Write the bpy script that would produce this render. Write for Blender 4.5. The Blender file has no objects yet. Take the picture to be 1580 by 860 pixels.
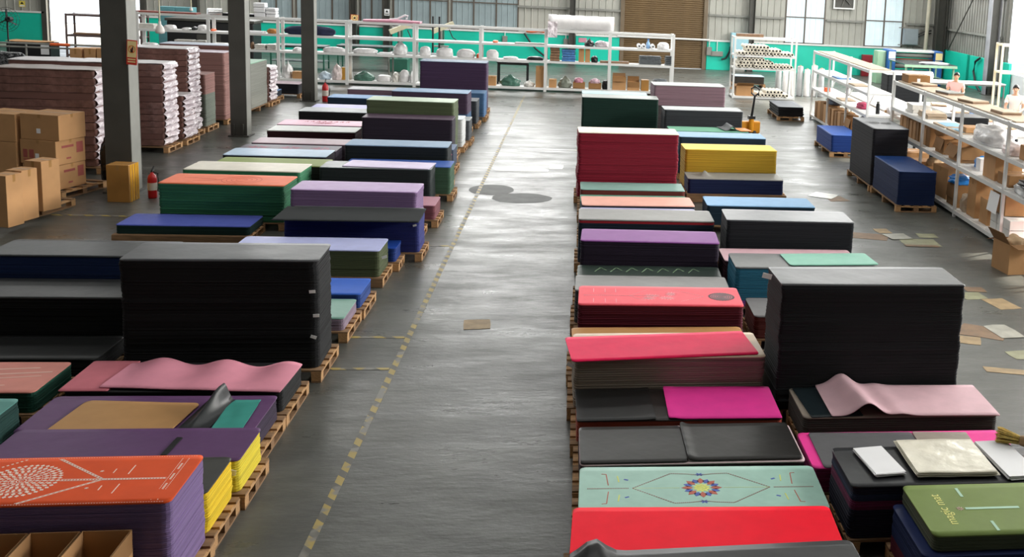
import bpy, bmesh, math, random
import numpy as np
from mathutils import Vector, Matrix, noise
random.seed(7)
C = bpy.context.scene.collection
SC = bpy.context.scene
R = math.radians
# ------------------------------------------------------------------ camera
F, CX, CY, PIT, YAW, ROL, H = 1650., 1124., 230., .1583, .1403, .0505, 4.2
_cp, _sp, _cw, _sw = math.cos(PIT), math.sin(PIT), math.cos(YAW), math.sin(YAW)
FW = Vector((_sw*_cp, _cw*_cp, -_sp)); _rt = Vector((_cw, -_sw, 0)); _up = _rt.cross(FW)
RX = math.cos(ROL)*_rt + math.sin(ROL)*_up
UX = -math.sin(ROL)*_rt + math.cos(ROL)*_up
cd = bpy.data.cameras.new('camera'); cam = bpy.data.objects.new('camera', cd); C.objects.link(cam)
cd.sensor_width = 36; cd.lens = 36*F/1580; cd.shift_x = (790-CX)/1580; cd.shift_y = (CY-430)/1580
cd.clip_end = 300
mw = Matrix((RX, UX, -FW)).transposed().to_4x4(); mw.translation = (0, 0, H); cam.matrix_world = mw
SC.camera = cam
def ray(x, y): return FW + RX*((x-CX)/F) - UX*((y-CY)/F)
def atz(x, y, z=0):
    d = ray(x, y); return Vector((0, 0, H)) + d*((z-H)/d.z)
def aty(x, y, Y):
    d = ray(x, y); return Vector((0, 0, H)) + d*(Y/d.y)
def atx(x, y, X):
    d = ray(x, y); return Vector((0, 0, H)) + d*(X/d.x)
# ------------------------------------------------------------------ world, sun, daylight through roof lights and windows
SC.view_settings.view_transform = 'Standard'; SC.view_settings.look = 'None'
SC.view_settings.exposure = -0.06; SC.view_settings.gamma = 1; SC.view_settings.use_curve_mapping = False
SC.cycles.max_bounces = 6; SC.cycles.diffuse_bounces = 3; SC.cycles.glossy_bounces = 3
SC.cycles.transmission_bounces = 4; SC.cycles.transparent_max_bounces = 8
SC.cycles.caustics_reflective = False; SC.cycles.caustics_refractive = False
SC.cycles.sample_clamp_indirect = 4
w = bpy.data.worlds.new('world'); SC.world = w; w.use_nodes = True
bg = w.node_tree.nodes['Background']; bg.inputs[0].default_value = (.86, .93, 1, 1); bg.inputs[1].default_value = 3.0
sl = bpy.data.lights.new('sun', 'SUN'); sl.energy = 22; sl.color = (1, .93, .82); sl.angle = .012
so = bpy.data.objects.new('sun', sl); C.objects.link(so)
so.rotation_euler = Vector((-1, -.30, -.40)).to_track_quat('-Z', 'Y').to_euler()
ROOF = 9.5
XL, XR, YB, YN = -30., 17., 49., -6.
SKY = []          # roof lights: (x, y, sx, sy)
for yy in (9, 16, 23, 30, 37, 44):
    for xx in (-16, -1, 10): SKY.append((xx, yy, 9.0, 1.3 if yy < 37 else 2.8))
def area(name, loc, dirv, sx, sy, power, col):
    l = bpy.data.lights.new(name, 'AREA'); l.shape = 'RECTANGLE'; l.size = sx; l.size_y = sy; l.energy = power; l.color = col
    o = bpy.data.objects.new(name, l); C.objects.link(o); o.location = loc
    o.rotation_euler = Vector(dirv).to_track_quat('-Z', 'Y').to_euler(); return o
for x, y, sx, sy in SKY: area('roof_light', (x, y, ROOF-.12), (0, 0, -1), sx, sy, 150 if sy < 2 else 360, (1, .99, .96))
for yy in (10, 19, 28, 37):          # high window band of the right wall
    area('side_window_light', (XR-.1, yy, 6.2), (-1, 0, -.1), 7.5, 2.6, 2100, (1, .97, .92))
for xx in (-12, -3.5, 5, 13):        # high window band of the back wall
    area('back_window_light', (xx, YB-.25, 6.4), (0, -1, 0), 6.5, 2.6, 780, (1, .99, .97))
# ------------------------------------------------------------------ helpers
def lin(c):
    if isinstance(c, str): c = tuple(int(c[i:i+2], 16)/255 for i in (0, 2, 4))
    return tuple(v/12.92 if v <= .04045 else ((v+.055)/1.055)**2.4 for v in c)
_mats = {}
def M(key, col=None, rough=.6, var=.08, scale=6., bump=.0, metal=0., spec=.5, zl=0., emit=0., alpha=1., trans=0., coat=0., bscale=None):
    """procedural material: base colour with noise variation; zl = fine horizontal banding along z (mat edges)"""
    if key in _mats: return _mats[key]
    m = bpy.data.materials.new(key); m.use_nodes = True; nt = m.node_tree; b = nt.nodes['Principled BSDF']
    rgb = lin(col); b.inputs['Roughness'].default_value = rough; b.inputs['Metallic'].default_value = metal
    b.inputs['Specular IOR Level'].default_value = spec; b.inputs['Alpha'].default_value = alpha
    b.inputs['Transmission Weight'].default_value = trans; b.inputs['Coat Weight'].default_value = coat
    tc = nt.nodes.new('ShaderNodeTexCoord'); mp = nt.nodes.new('ShaderNodeMapping'); nt.links.new(tc.outputs['Object'], mp.inputs[0])
    nz = nt.nodes.new('ShaderNodeTexNoise'); nz.inputs['Scale'].default_value = scale; nz.inputs['Detail'].default_value = 4
    if zl: mp.inputs['Scale'].default_value = (.25, .25, zl); nz.inputs['Scale'].default_value = 1; nz.inputs['Detail'].default_value = 6; nz.inputs['Roughness'].default_value = .75
    nt.links.new(mp.outputs[0], nz.inputs['Vector'])
    rp = nt.nodes.new('ShaderNodeValToRGB'); e = rp.color_ramp.elements
    e[0].position = .3; e[1].position = .7
    e[0].color = (*[max(0, v*(1-var)) for v in rgb], 1); e[1].color = (*[min(1, v*(1+var)) for v in rgb], 1)
    nt.links.new(nz.outputs['Fac'], rp.inputs[0]); nt.links.new(rp.outputs[0], b.inputs['Base Color'])
    if bump:
        n2 = nt.nodes.new('ShaderNodeTexNoise'); n2.inputs['Scale'].default_value = bscale or 3.; n2.inputs['Detail'].default_value = 3
        nt.links.new(tc.outputs['Object'], n2.inputs['Vector'])
        bp = nt.nodes.new('ShaderNodeBump'); bp.inputs['Strength'].default_value = bump; bp.inputs['Distance'].default_value = .05
        nt.links.new(n2.outputs['Fac'], bp.inputs['Height']); nt.links.new(bp.outputs[0], b.inputs['Normal'])
    if emit:
        nt.links.new(rp.outputs[0], b.inputs['Emission Color']); b.inputs['Emission Strength'].default_value = emit
    _mats[key] = m; return m
def top_m(c, rough=.36):
    r_, g_, b_ = lin(c); sat = (max(r_, g_, b_)-min(r_, g_, b_))/max(r_, g_, b_)
    if sat > .45 and max(r_, g_, b_) > .2: return M('mat_top_'+c, c, max(rough, .5), .05, 5, .1, spec=.08)
    dark = max(r_, g_, b_) < .09
    return M('mat_top_%s_%d' % (c, rough*100), c, rough if dark else max(rough, .45), .06, 5, .14, spec=.34 if dark else .2)
def side_m(c): return M('mat_edges_'+c, c, .75, .35, zl=70, spec=.3)
def link(me, name, mat=None, parent=None, loc=None, rz=0, smooth=False):
    o = bpy.data.objects.new(name, me); C.objects.link(o)
    if mat is not None and not me.materials:
        for q in (mat if isinstance(mat, (list, tuple)) else [mat]): me.materials.append(q)
    if parent: o.parent = parent
    if loc is not None: o.location = loc
    if rz: o.rotation_euler.z = rz
    if smooth: me.polygons.foreach_set('use_smooth', [True]*len(me.polygons))
    return o
def tag(o, label=None, cat=None, group=None, kind=None):
    if label: o['label'] = label
    if cat: o['category'] = cat
    if group: o['group'] = group
    if kind: o['kind'] = kind
    return o
def thing(name, label, cat, loc=(0, 0, 0), rz=0, group=None):
    o = bpy.data.objects.new(name, None); C.objects.link(o); o.location = loc; o.rotation_euler = (0, 0, rz)
    o.empty_display_size = .1
    return tag(o, label, cat, group)
class MB:
    def __init__(s): s.v = []; s.f = []; s.mi = []
    def add(s, vs, fs, mi=0):
        n = len(s.v); s.v += [tuple(v) for v in vs]; s.f += [tuple(i+n for i in f) for f in fs]; s.mi += [mi]*len(fs); return s
    def box(s, c, d, rot=None, mi=0):
        hx, hy, hz = d[0]/2, d[1]/2, d[2]/2
        vs = [Vector((x, y, z)) for x in (-hx, hx) for y in (-hy, hy) for z in (-hz, hz)]
        if rot is not None:
            m = rot if isinstance(rot, Matrix) else Matrix.Rotation(rot, 3, 'Z'); vs = [m @ v for v in vs]
        c = Vector(c)
        return s.add([v+c for v in vs], [(0, 1, 3, 2), (4, 6, 7, 5), (0, 4, 5, 1), (2, 3, 7, 6), (0, 2, 6, 4), (1, 5, 7, 3)], mi)
    def span(s, a, b, mi=0):
        a, b = Vector(a), Vector(b); return s.box((a+b)/2, [abs(q) for q in (b-a)], None, mi)
    def bar(s, a, b, w, h=None, mi=0):
        a, b = Vector(a), Vector(b); d = b-a; h = h or w
        q = d.to_track_quat('X', 'Z').to_matrix(); return s.box((a+b)/2, (d.length, w, h), q, mi)
    def cyl(s, a, b, r0, r1=None, n=14, caps=True, mi=0):
        return s.tube([a, b], [r0, r0 if r1 is None else r1], n, caps, mi)
    def tube(s, pts, r, n=8, caps=True, mi=0):
        pts = [Vector(p) for p in pts]; rs = r if isinstance(r, (list, tuple)) else [r]*len(pts)
        vs = []; fs = []
        for i, p in enumerate(pts):
            d = (pts[min(i+1, len(pts)-1)] - pts[max(i-1, 0)]).normalized()
            q = d.to_track_quat('Z', 'Y').to_matrix()
            for k in range(n):
                a = 2*math.pi*k/n; vs.append(p + q @ Vector((math.cos(a)*rs[i], math.sin(a)*rs[i], 0)))
        for i in range(len(pts)-1):
            for k in range(n): fs.append((i*n+k, i*n+(k+1) % n, (i+1)*n+(k+1) % n, (i+1)*n+k))
        if caps: fs.append(tuple(range(n-1, -1, -1))); fs.append(tuple((len(pts)-1)*n+k for k in range(n)))
        return s.add(vs, fs, mi)
    def lathe(s, prof, c=(0, 0, 0), n=20, mi=0, sx=1., sy=1.):
        vs = []; fs = []
        for r, z in prof:
            for k in range(n):
                a = 2*math.pi*k/n; vs.append((c[0]+math.cos(a)*r*sx, c[1]+math.sin(a)*r*sy, c[2]+z))
        for i in range(len(prof)-1):
            for k in range(n): fs.append((i*n+k, i*n+(k+1) % n, (i+1)*n+(k+1) % n, (i+1)*n+k))
        fs.append(tuple(range(n-1, -1, -1))); fs.append(tuple((len(prof)-1)*n+k for k in range(n)))
        return s.add(vs, fs, mi)
    def poly(s, pts, z0, z1, mi=0):
        n = len(pts); vs = [(x, y, z0) for x, y in pts]+[(x, y, z1) for x, y in pts]
        return s.add(vs, [tuple(range(n-1, -1, -1)), tuple(range(n, 2*n))]+[(i, (i+1) % n, n+(i+1) % n, n+i) for i in range(n)], mi)
    def mesh(s, name='mesh'):
        me = bpy.data.meshes.new(name); me.from_pydata(s.v, [], s.f)
        if any(s.mi): me.polygons.foreach_set('material_index', s.mi)
        me.update(); return me
    def build(s, name, mat, parent=None, loc=None, rz=0, smooth=False, bevel=0):
        o = link(s.mesh(name), name, mat, parent, loc, rz, smooth)
        if bevel:
            md = o.modifiers.new('bevel', 'BEVEL'); md.width = bevel; md.segments = 2; md.limit_method = 'ANGLE'
        return o
def shared(me, name, parent, loc, rot=None, scale=None):
    o = bpy.data.objects.new(name, me); C.objects.link(o); o.parent = parent; o.location = loc
    if rot: o.rotation_euler = rot
    if scale: o.scale = scale
    return o
def copy_tree(o, parent=None):
    c = o.copy(); C.objects.link(c); c.parent = parent
    for ch in o.children: copy_tree(ch, c)
    return c
_ub = {}
def ubox(mat):
    if mat.name not in _ub:
        me = MB().box((0, 0, 0), (1, 1, 1)).mesh('piece'); me.materials.append(mat); _ub[mat.name] = me
    return _ub[mat.name]
def piece(name, mat, parent, c, d, rot=None): return shared(ubox(mat), name, parent, c, rot, d)
# ------------------------------------------------------------------ common materials
WOOD = M('pallet_wood', 'b98f62', .8, .3, 9)
WOODD = M('pallet_wood_worn', '8a6a4b', .85, .35, 9)
CARD = M('cardboard', 'b98c5e', .85, .08, 3)
CARDD = M('cardboard_inside', '8f683f', .9, .08, 3)
TAPE = M('packing_tape', 'a07744', .3, .1, 8)
PAPER = M('white_paper', 'eeeef0', .7, .02, 4)
RACKW = M('rack_white_paint', 'e2e2e0', .45, .05, 3)
STEELD = M('dark_steel', '45443f', .5, .15, 2, .05)
STEELG = M('grey_steel', '85857f', .5, .15, 2)
TEAL = M('teal_paint', '12c2a8', .45, .06, 1.2)
BAGW = M('white_plastic_bag', 'eceaea', .3, .05, 6, .5, bscale=9)
BAGG = M('green_plastic_bag', '4c7566', .25, .2, 6, .5, bscale=9)
BAGO = M('olive_plastic_bag', '7d8275', .25, .2, 6, .5, bscale=9)
FILM = M('clear_film', 'cdc3c8', .18, .04, 6, .6, bscale=14)
BLACK = M('black_plastic', '17181a', .4, .1, 6)
RED = M('red_paint', 'c01f22', .35, .05, 6)
# ------------------------------------------------------------------ building shell
fm = bpy.data.materials.new('sealed_concrete'); fm.use_nodes = True; nt = fm.node_tree; b = nt.nodes['Principled BSDF']
tc = nt.nodes.new('ShaderNodeTexCoord')
def nznode(scale, detail, rough=.55, mapscale=None):
    n = nt.nodes.new('ShaderNodeTexNoise'); n.inputs['Scale'].default_value = scale; n.inputs['Detail'].default_value = detail; n.inputs['Roughness'].default_value = rough
    if mapscale:
        mp = nt.nodes.new('ShaderNodeMapping'); mp.inputs['Scale'].default_value = mapscale; nt.links.new(tc.outputs['Object'], mp.inputs[0]); nt.links.new(mp.outputs[0], n.inputs['Vector'])
    else: nt.links.new(tc.outputs['Object'], n.inputs['Vector'])
    return n
def ramp(fac, p0, c0, p1, c1):
    r = nt.nodes.new('ShaderNodeValToRGB'); e = r.color_ramp.elements; e[0].position = p0; e[0].color = (*c0, 1); e[1].position = p1; e[1].color = (*c1, 1); nt.links.new(fac, r.inputs[0]); return r.outputs[0]
def mulc(a, c, f):
    mx = nt.nodes.new('ShaderNodeMix'); mx.data_type = 'RGBA'; mx.blend_type = 'MULTIPLY'; mx.inputs[0].default_value = f
    nt.links.new(a, mx.inputs[6]); nt.links.new(c, mx.inputs[7]); return mx.outputs[2]
n1 = nznode(.4, 5); n2 = nznode(1.6, 9, .72, (.7, 1.3, 1)); n5 = nznode(14, 5, .7, (.5, 1.6, 1)); n6 = nznode(1.0, 3, .5, (.35, 5, 1))
colr = ramp(n1.outputs['Fac'], .3, lin('4b4c48'), .7, lin('63645f'))
colr = mulc(colr, ramp(n2.outputs['Fac'], .3, (.62, .62, .62), .68, (1.12, 1.12, 1.1)), .8)
colr = mulc(colr, ramp(n5.outputs['Fac'], .3, (.75, .75, .75), .6, (1.05, 1.05, 1.05)), .6)
nt.links.new(colr, b.inputs['Base Color'])
n3 = nznode(1.3, 8, .7, (.6, 1.5, 1)); r3 = nt.nodes.new('ShaderNodeMapRange'); r3.inputs[1].default_value = .3; r3.inputs[2].default_value = .7; r3.inputs[3].default_value = .22; r3.inputs[4].default_value = .5
nt.links.new(n3.outputs['Fac'], r3.inputs[0]); nt.links.new(r3.outputs[0], b.inputs['Roughness'])
n4 = nznode(2.6, 7, .65, (.6, 1.6, 1)); bp = nt.nodes.new('ShaderNodeBump'); bp.inputs['Strength'].default_value = .3; bp.inputs['Distance'].default_value = .03
nt.links.new(n4.outputs['Fac'], bp.inputs['Height']); nt.links.new(bp.outputs[0], b.inputs['Normal'])
b.inputs['Specular IOR Level'].default_value = .36
tag(MB().span((XL-12, YN, -.2), (XR+14, YB+14, 0)).build('floor', fm), 'glossy worn grey concrete warehouse floor', kind='structure')
CORR = M('corrugated_sheet', 'a9a8a0', .5, .08, 1.5)
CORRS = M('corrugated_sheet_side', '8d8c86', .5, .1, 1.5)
def corrugated(axis, a0, a1, z0, z1, fixed, pitch=.30, dep=.035, sign=1):
    m = MB(); vs = []; fs = []; a = a0; prof = []
    while a < a1:
        prof += [(a, 0), (a+pitch*.82, 0), (a+pitch*.88, dep), (a+pitch*.94, dep)]; a += pitch
    prof = [(min(p, a1), d) for p, d in prof]+[(a1, 0)]
    for p, d in prof:
        for z in (z0, z1):
            q = fixed-sign*d
            vs.append((p, q, z) if axis == 'x' else (q, p, z))
    for i in range(len(prof)-1): fs.append((2*i, 2*i+2, 2*i+3, 2*i+1))
    return m.add(vs, fs)
# back wall: sheet with a doorway, a roller shutter and windows let into it
DX0, DX1 = -22.35, -18.75                                       # open doorway
SX0, SX1 = 1.86, 5.46                                           # roller shutter
WIN = [(-13.9, -12.5), (-12.4, -10.1), (-9.7, -8.7), (-8.3, -5.9), (-5.8, -2.85), (9.25, 11.15), (13.05, 14.9)]
wb = MB()
edges = sorted([(DX0, DX1), (SX0, SX1)]+WIN)
x = XL
for a, c in edges:
    cm = corrugated('x', x, a, 0, 4.9, YB); wb.add(cm.v, cm.f)
    x = c
cm = corrugated('x', x, XR, 0, 4.9, YB); wb.add(cm.v, cm.f)
for a, c in edges:
    top = 3.9 if (a, c) == (DX0, DX1) else 4.6
    if top < 4.9: cm = corrugated('x', a, c, top, 4.9, YB); wb.add(cm.v, cm.f)
    if (a, c) in WIN: cm = corrugated('x', a, c, 0, 1.36, YB); wb.add(cm.v, cm.f)
cm = corrugated('x', XL, XR, 7.9, ROOF, YB); wb.add(cm.v, cm.f)
wall_back = tag(wb.build('wall_back', CORR), kind='structure')
# high glazing above the frame
GLAZ = M('milky_glazing', 'dfe8ea', .3, .03, 1, emit=.5)
GLAZB = M('blue_grey_glazing', '8a979a', .3, .1, 1.5, emit=.16)
GLAZL = M('pale_blue_glazing', 'c3d3d8', .25, .06, 1.5, emit=.55)
FRAME = M('window_frame_brown', '5a5148', .5, .1, 3)
nwin = 0
def window(a, c, z0, z1, y, mat, cols):
    global nwin; nwin += 1
    o = tag(MB().span((a, y-.03, z0), (c, y+.03, z0+.05)).span((a, y-.03, z1-.05), (c, y+.03, z1)).span((a, y-.03, z0), (a+.06, y+.03, z1)).span((c-.06, y-.03, z0), (c, y+.03, z1)).build('window_%d' % nwin, FRAME), kind='structure')
    wd = (c-a)/cols
    for i in range(cols):
        corrugated('x', a+i*wd+.02, a+(i+1)*wd-.02, z0+.02, z1-.02, y+.02, .26, .03).build('pane', mat, o)
        if i: MB().span((a+i*wd-.03, y-.03, z0), (a+i*wd+.03, y+.03, z1)).build('mullion', FRAME, o)
    MB().span((a, y-.035, 2.55), (c, y-.02, 2.6)).build('rail', FRAME, o)
for i, (a, c) in enumerate(WIN): window(a, c, 1.36, 4.6, YB, GLAZL if i > 4 else GLAZB, 3 if c-a > 2.2 else 2)
nwin += 1
tag(MB().span((XL, YB-.02, 4.9), (XR, YB+.02, 7.9)).build('window_%d' % nwin, GLAZ), kind='structure')
# outside the doorway: yard and white building
tag(MB().span((XL-5, YB+.3, -.05), (XR, YB+13, .02)).build('trim_1', M('yard_concrete', 'd8d4cc', .8, .06, 2)), kind='structure')
# teal wainscot of the back wall, with a cap rail
wn = 2
for a, c in ((XL, DX0-.15), (DX1+.2, -10.1), (-9.7, -8.7), (-8.3, -.62), (-.3, SX0-.2), (SX1+.2, XR-.3)):
    o = tag(MB().span((a, YB-.16, 0), (c, YB-.05, 1.30)).build('trim_%d' % wn, TEAL, bevel=.01), kind='structure'); wn += 1
    MB().span((a, YB-.2, 1.30), (c, YB-.04, 1.37)).build('cap_rail', RACKW, o)
for z in (2.45, 4.0):
    for a, c in ((XL, DX0), (DX1, -14.0), (-2.9, -.6), (-.4, 1.7), (5.7, 7.5), (7.8, 9.2), (11.2, 13.0), (15., XR)):
        MB().span((a, YB-.13, z), (c, YB-.05, z+.09)).build('girt', STEELG, wall_back)
for xx in (-22.5, -18.6): MB().span((xx-.1, YB-.2, 0), (xx+.1, YB-.04, 4.2)).build('door_post', STEELD, wall_back)
# steel columns standing against the back wall and free in the hall
def hcol(name, label, x, y, s, z1, mat, foot=True, mat2=None):
    t = thing(name, label, 'column', (x, y, 0)); h = s/2; k = .018
    for sx in (-1, 1): MB().span((sx*h-k*(sx > 0)*1, -h, 0), (sx*h+k*(sx < 0)*1, h, z1)).build('flange', mat2 or mat, t)
    MB().span((-h+k, -.012, 0), (h-k, .012, z1)).build('web', mat, t)
    if foot:
        MB().span((-h-.06, -h-.06, 0), (h+.06, h+.06, .025)).build('base_plate', mat, t)
        for sx in (-1, 1):
            MB().span((sx*(h*.5)-.01, -h, .025), (sx*(h*.5)+.01, h, .28)).build('gusset', mat, t)
    return t
def boxcol(name, label, x, y, sx, sy, mat, matside, z1=ROOF):
    t = thing(name, label, 'column', (x, y, 0))
    MB().span((-sx/2, -sy/2, 0), (sx/2, -sy/2+.02, z1)).build('flange', mat, t)
    MB().span((-sx/2, sy/2-.02, 0), (sx/2, sy/2, z1)).build('flange', mat, t)
    MB().span((-.012, -sy/2+.02, 0), (.012, sy/2-.02, z1)).build('web', matside, t)
    MB().span((-sx/2-.05, -sy/2-.05, 0), (sx/2+.05, sy/2+.05, .03)).build('base_plate', mat, t)
    for s in (-1, 1):
        MB().span((s*.1-.012, -sy/2-.05, .03), (s*.1+.012, -sy/2, .3)).build('gusset', mat, t)
    MB().span((sx/2-.012, -sy/2+.02, 0), (sx/2, sy/2-.02, z1)).build('side_plate', matside, t)
    return t
boxcol('steel_column', 'dark steel column carrying the no-smoking sign beside the taped carton', -7.84, 19.55, .42, .42, STEELD, STEELG)
boxcol('steel_column', 'dark steel column beside the tall brown bagged stacks, middle of three', -7.83, 26.0, .36, .36, STEELD, STEELG)
boxcol('steel_column', 'dark steel column in front of the white shelving, with a fire extinguisher', -7.93, 32.8, .36, .36, STEELD, STEELG)
for i, (xx, lab) in enumerate(((-16.4, 'dark back-wall column behind the teal control cabinet'), (-9.9, 'dark back-wall column with an orange no-entry notice'), (-8.5, 'dark back-wall column carrying the small yellow warning notice'), (-.47, 'thin dark back-wall column above the plastic film roll'), (7.65, 'dark back-wall column above the rack of paper tubes'))):
    hcol('wall_column', lab, xx, YB-.35, .26, 4.9, STEELD, False)
# roller shutter
sh = tag(MB().span((SX0-.18, YB-.16, 0), (SX0, YB+.02, 4.9)).span((SX1, YB-.16, 0), (SX1+.18, YB+.02, 4.9)).build('door_1', M('shutter_guide', '6e5f4c', .5, .1, 3)), kind='structure')
SHUT = M('shutter_brown', '6a5437', .45, .12, 2)
z = 0.02; slat = MB()
prof = [(0, 0), (-.022, .02), (-.022, .075), (0, .095)]
slat.add([(X_, d, zz) for X_ in (0, SX1-SX0) for d, zz in prof], [(0, 4, 5, 1), (1, 5, 6, 2), (2, 6, 7, 3)]); sme = slat.mesh('slat'); sme.materials.append(SHUT)
while z < 4.85:
    shared(sme, 'slat', sh, (SX0, YB-.05, z)); z += .095
# right wall: corrugated at the far end, then open bays onto the bright yard
wr = MB()
cm = corrugated('y', 41.2, YB, 0, ROOF, XR, sign=1); wr.add(cm.v, cm.f)
cm = corrugated('y', YN, 41.2, 4.3, 4.9, XR); wr.add(cm.v, cm.f)
cm = corrugated('y', YN, 41.2, 7.5, ROOF, XR); wr.add(cm.v, cm.f)
cm = corrugated('y', YN, 8, 0, 4.3, XR); wr.add(cm.v, cm.f)
wall_right = tag(wr.build('wall_right', CORRS), kind='structure')
for z in (2.3, 3.9): MB().span((XR-.13, 41.9, z), (XR-.05, YB, z+.09)).build('girt', STEELG, wall_right)
nwin += 1
tag(MB().span((XR-.02, YN, 4.9), (XR+.02, 41.2, 7.5)).build('window_%d' % nwin, GLAZ), kind='structure')
for a, c in ((45.3, YB-.3), (42.4, 45.0), (40.6, 41.5)):
    tag(MB().span((XR-.2, a, 0), (XR-.08, c, 1.4)).build('trim_%d' % wn, TEAL, bevel=.01), kind='structure'); wn += 1
hcol('wall_column', 'dark steel column of the right wall beside the teal panel', 16.55, 41.9, .42, ROOF, STEELD, True, M('column_silver', '9a9aa0', .3, .2, 2))
hcol('wall_column', 'dark corner column behind the laminating machine', 16.5, 48.4, .42, ROOF, STEELD, False)
for yy in (34.5, 27.5, 20.5, 13.5): hcol('wall_column', 'steel column between the open bays of the right wall', XR-.25, yy, .3, ROOF, STEELG, True)['group'] = 'right wall bay columns'
WHT = M('white_wall_panel', 'd9dcde', .5, .05, 1)
o = tag(MB().span((XR-.05, 36.5, 0), (XR+.05, 41.2, 1.0)).build('trim_%d' % wn, WHT), kind='structure'); wn += 1
tag(MB().span((XR+.5, YN, -.05), (XR+14, YB, .02)).build('trim_%d' % wn, M('yard_concrete')), kind='structure'); wn += 1
# left and near walls, roof with roof lights
tag(MB().span((XL-.1, YN, 0), (XL, YB, ROOF)).build('wall_left', CORRS), kind='structure')
tag(MB().span((XL, YN-.1, 0), (XR, YN, ROOF)).build('wall_near', CORRS), kind='structure')
rb = MB(); ys = sorted({y for _, y, _, _ in SKY}); y0 = YN
for y in ys:
    hw_ = .65 if y < 37 else 1.4; rb.span((XL, y0, ROOF), (XR, y-hw_, ROOF+.05)); y0 = y+hw_
    xs = XL
    for xx in (-16, -1, 10):
        rb.span((xs, y-hw_, ROOF), (xx-4.5, y+hw_, ROOF+.05)); xs = xx+4.5
    rb.span((xs, y-hw_, ROOF), (XR, y+hw_, ROOF+.05))
rb.span((XL, y0, ROOF), (XR, YB, ROOF+.05))
tag(rb.build('ceiling', M('roof_sheet', '8b8c8a', .6, .08, 1)), kind='structure')
for x, y, sx, sy in SKY:
    nwin += 1
    tag(MB().span((x-sx/2, y-sy/2, ROOF+.06), (x+sx/2, y+sy/2, ROOF+.09)).build('window_%d' % nwin, GLAZ), kind='structure')
# yellow and black floor tape
TP = bpy.data.materials.new('hazard_tape'); TP.use_nodes = True; nt = TP.node_tree; b = nt.nodes['Principled BSDF']
tc = nt.nodes.new('ShaderNodeTexCoord'); wv = nt.nodes.new('ShaderNodeTexWave'); wv.bands_direction = 'DIAGONAL'; wv.inputs['Scale'].default_value = 2.6; wv.inputs['Distortion'].default_value = .6
nz = nt.nodes.new('ShaderNodeTexNoise'); nz.inputs['Scale'].default_value = 5; nt.links.new(tc.outputs['Object'], nz.inputs['Vector'])
nt.links.new(tc.outputs['Object'], wv.inputs['Vector']); rp = nt.nodes.new('ShaderNodeValToRGB'); rp.color_ramp.interpolation = 'CONSTANT'
rp.color_ramp.elements[0].color = (*lin('55534c'), 1); rp.color_ramp.elements[1].position = .42; rp.color_ramp.elements[1].color = (*lin('a08c48'), 1)
mx = nt.nodes.new('ShaderNodeMix'); mx.data_type = 'RGBA'; mx.inputs[7].default_value = (*lin('77766f'), 1)
r3 = nt.nodes.new('ShaderNodeMapRange'); r3.inputs[1].default_value = .5; r3.inputs[2].default_value = .62; nt.links.new(nz.outputs['Fac'], r3.inputs[0])
nt.links.new(wv.outputs['Fac'], rp.inputs[0]); nt.links.new(rp.outputs[0], mx.inputs[6]); nt.links.new(r3.outputs[0], mx.inputs[0]); nt.links.new(mx.outputs[2], b.inputs['Base Color'])
b.inputs['Roughness'].default_value = .5
tag(MB().span((-1.89, 4, 0), (-1.825, 36, .003)).build('floor_tape', TP), 'long worn yellow and black tape line running down the aisle', 'floor tape')
for lab, y in (('short yellow tape line from the tall black stack to the long line', 11.0), ('short yellow tape line beside the blue and teal mats', 11.98), ('short tape line beside the purple and blue stack', 16.1)):
    tag(MB().span((-2.6, y-.03, 0), (-1.9, y+.03, .003)).build('floor_tape', TP), lab, 'floor tape')
tag(MB().span((-8.2, 17.62, 0), (-5.2, 17.7, .003)).build('floor_tape', TP), 'faded yellow tape line on the floor in front of the taped carton', 'floor tape')
# ------------------------------------------------------------------ stacks of mats
def rrect(L, D, r, seg=4):
    pts = []
    for cx, cy, a0 in ((L/2-r, D/2-r, 0), (-L/2+r, D/2-r, 90), (-L/2+r, -D/2+r, 180), (L/2-r, -D/2+r, 270)):
        for k in range(seg+1):
            a = R(a0+90*k/seg); pts.append((cx+r*math.cos(a), cy+r*math.sin(a)))
    return pts
def layer_mesh(L, D, z0, z1, t, r, jit, bands, rng):
    n = max(1, round((z1-z0)/t)); t = (z1-z0)/n; m = MB(); base = rrect(L, D, r, 3); k = len(base)
    wx = wy = 0.; vs = []; mi = []
    for i in range(n):
        wx = wx*.85+rng.gauss(0, jit*.35); wy = wy*.85+rng.gauss(0, jit*.35)
        dx, dy = wx+rng.gauss(0, jit*.3), wy+rng.gauss(0, jit*.3)
        g = .003+.25*jit
        for z, ins in ((z0+i*t, g), (z0+(i+.3)*t, 0), (z0+(i+.8)*t, 0)):
            sx, sy = 1-2*ins/L, 1-2*ins/D
            vs += [(x*sx+dx, y*sy+dy, z) for x, y in base]
        fr = (i+.5)/n; q = 0
        for j, bnd in enumerate(bands):
            if fr >= bnd: q = j+1
        mi.append(q)
    vs += [(x, y, z1) for x, y in base]
    fs = []; fm_ = []
    for s in range(3*n):
        for c in range(k): fs.append((s*k+c, s*k+(c+1) % k, (s+1)*k+(c+1) % k, (s+1)*k+c)); fm_.append(mi[s//3])
    fs.append(tuple(range(k-1, -1, -1))); fm_.append(mi[0]); fs.append(tuple(3*n*k+c for c in range(k))); fm_.append(mi[-1])
    m.v = vs; m.f = fs; m.mi = fm_; return m
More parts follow.
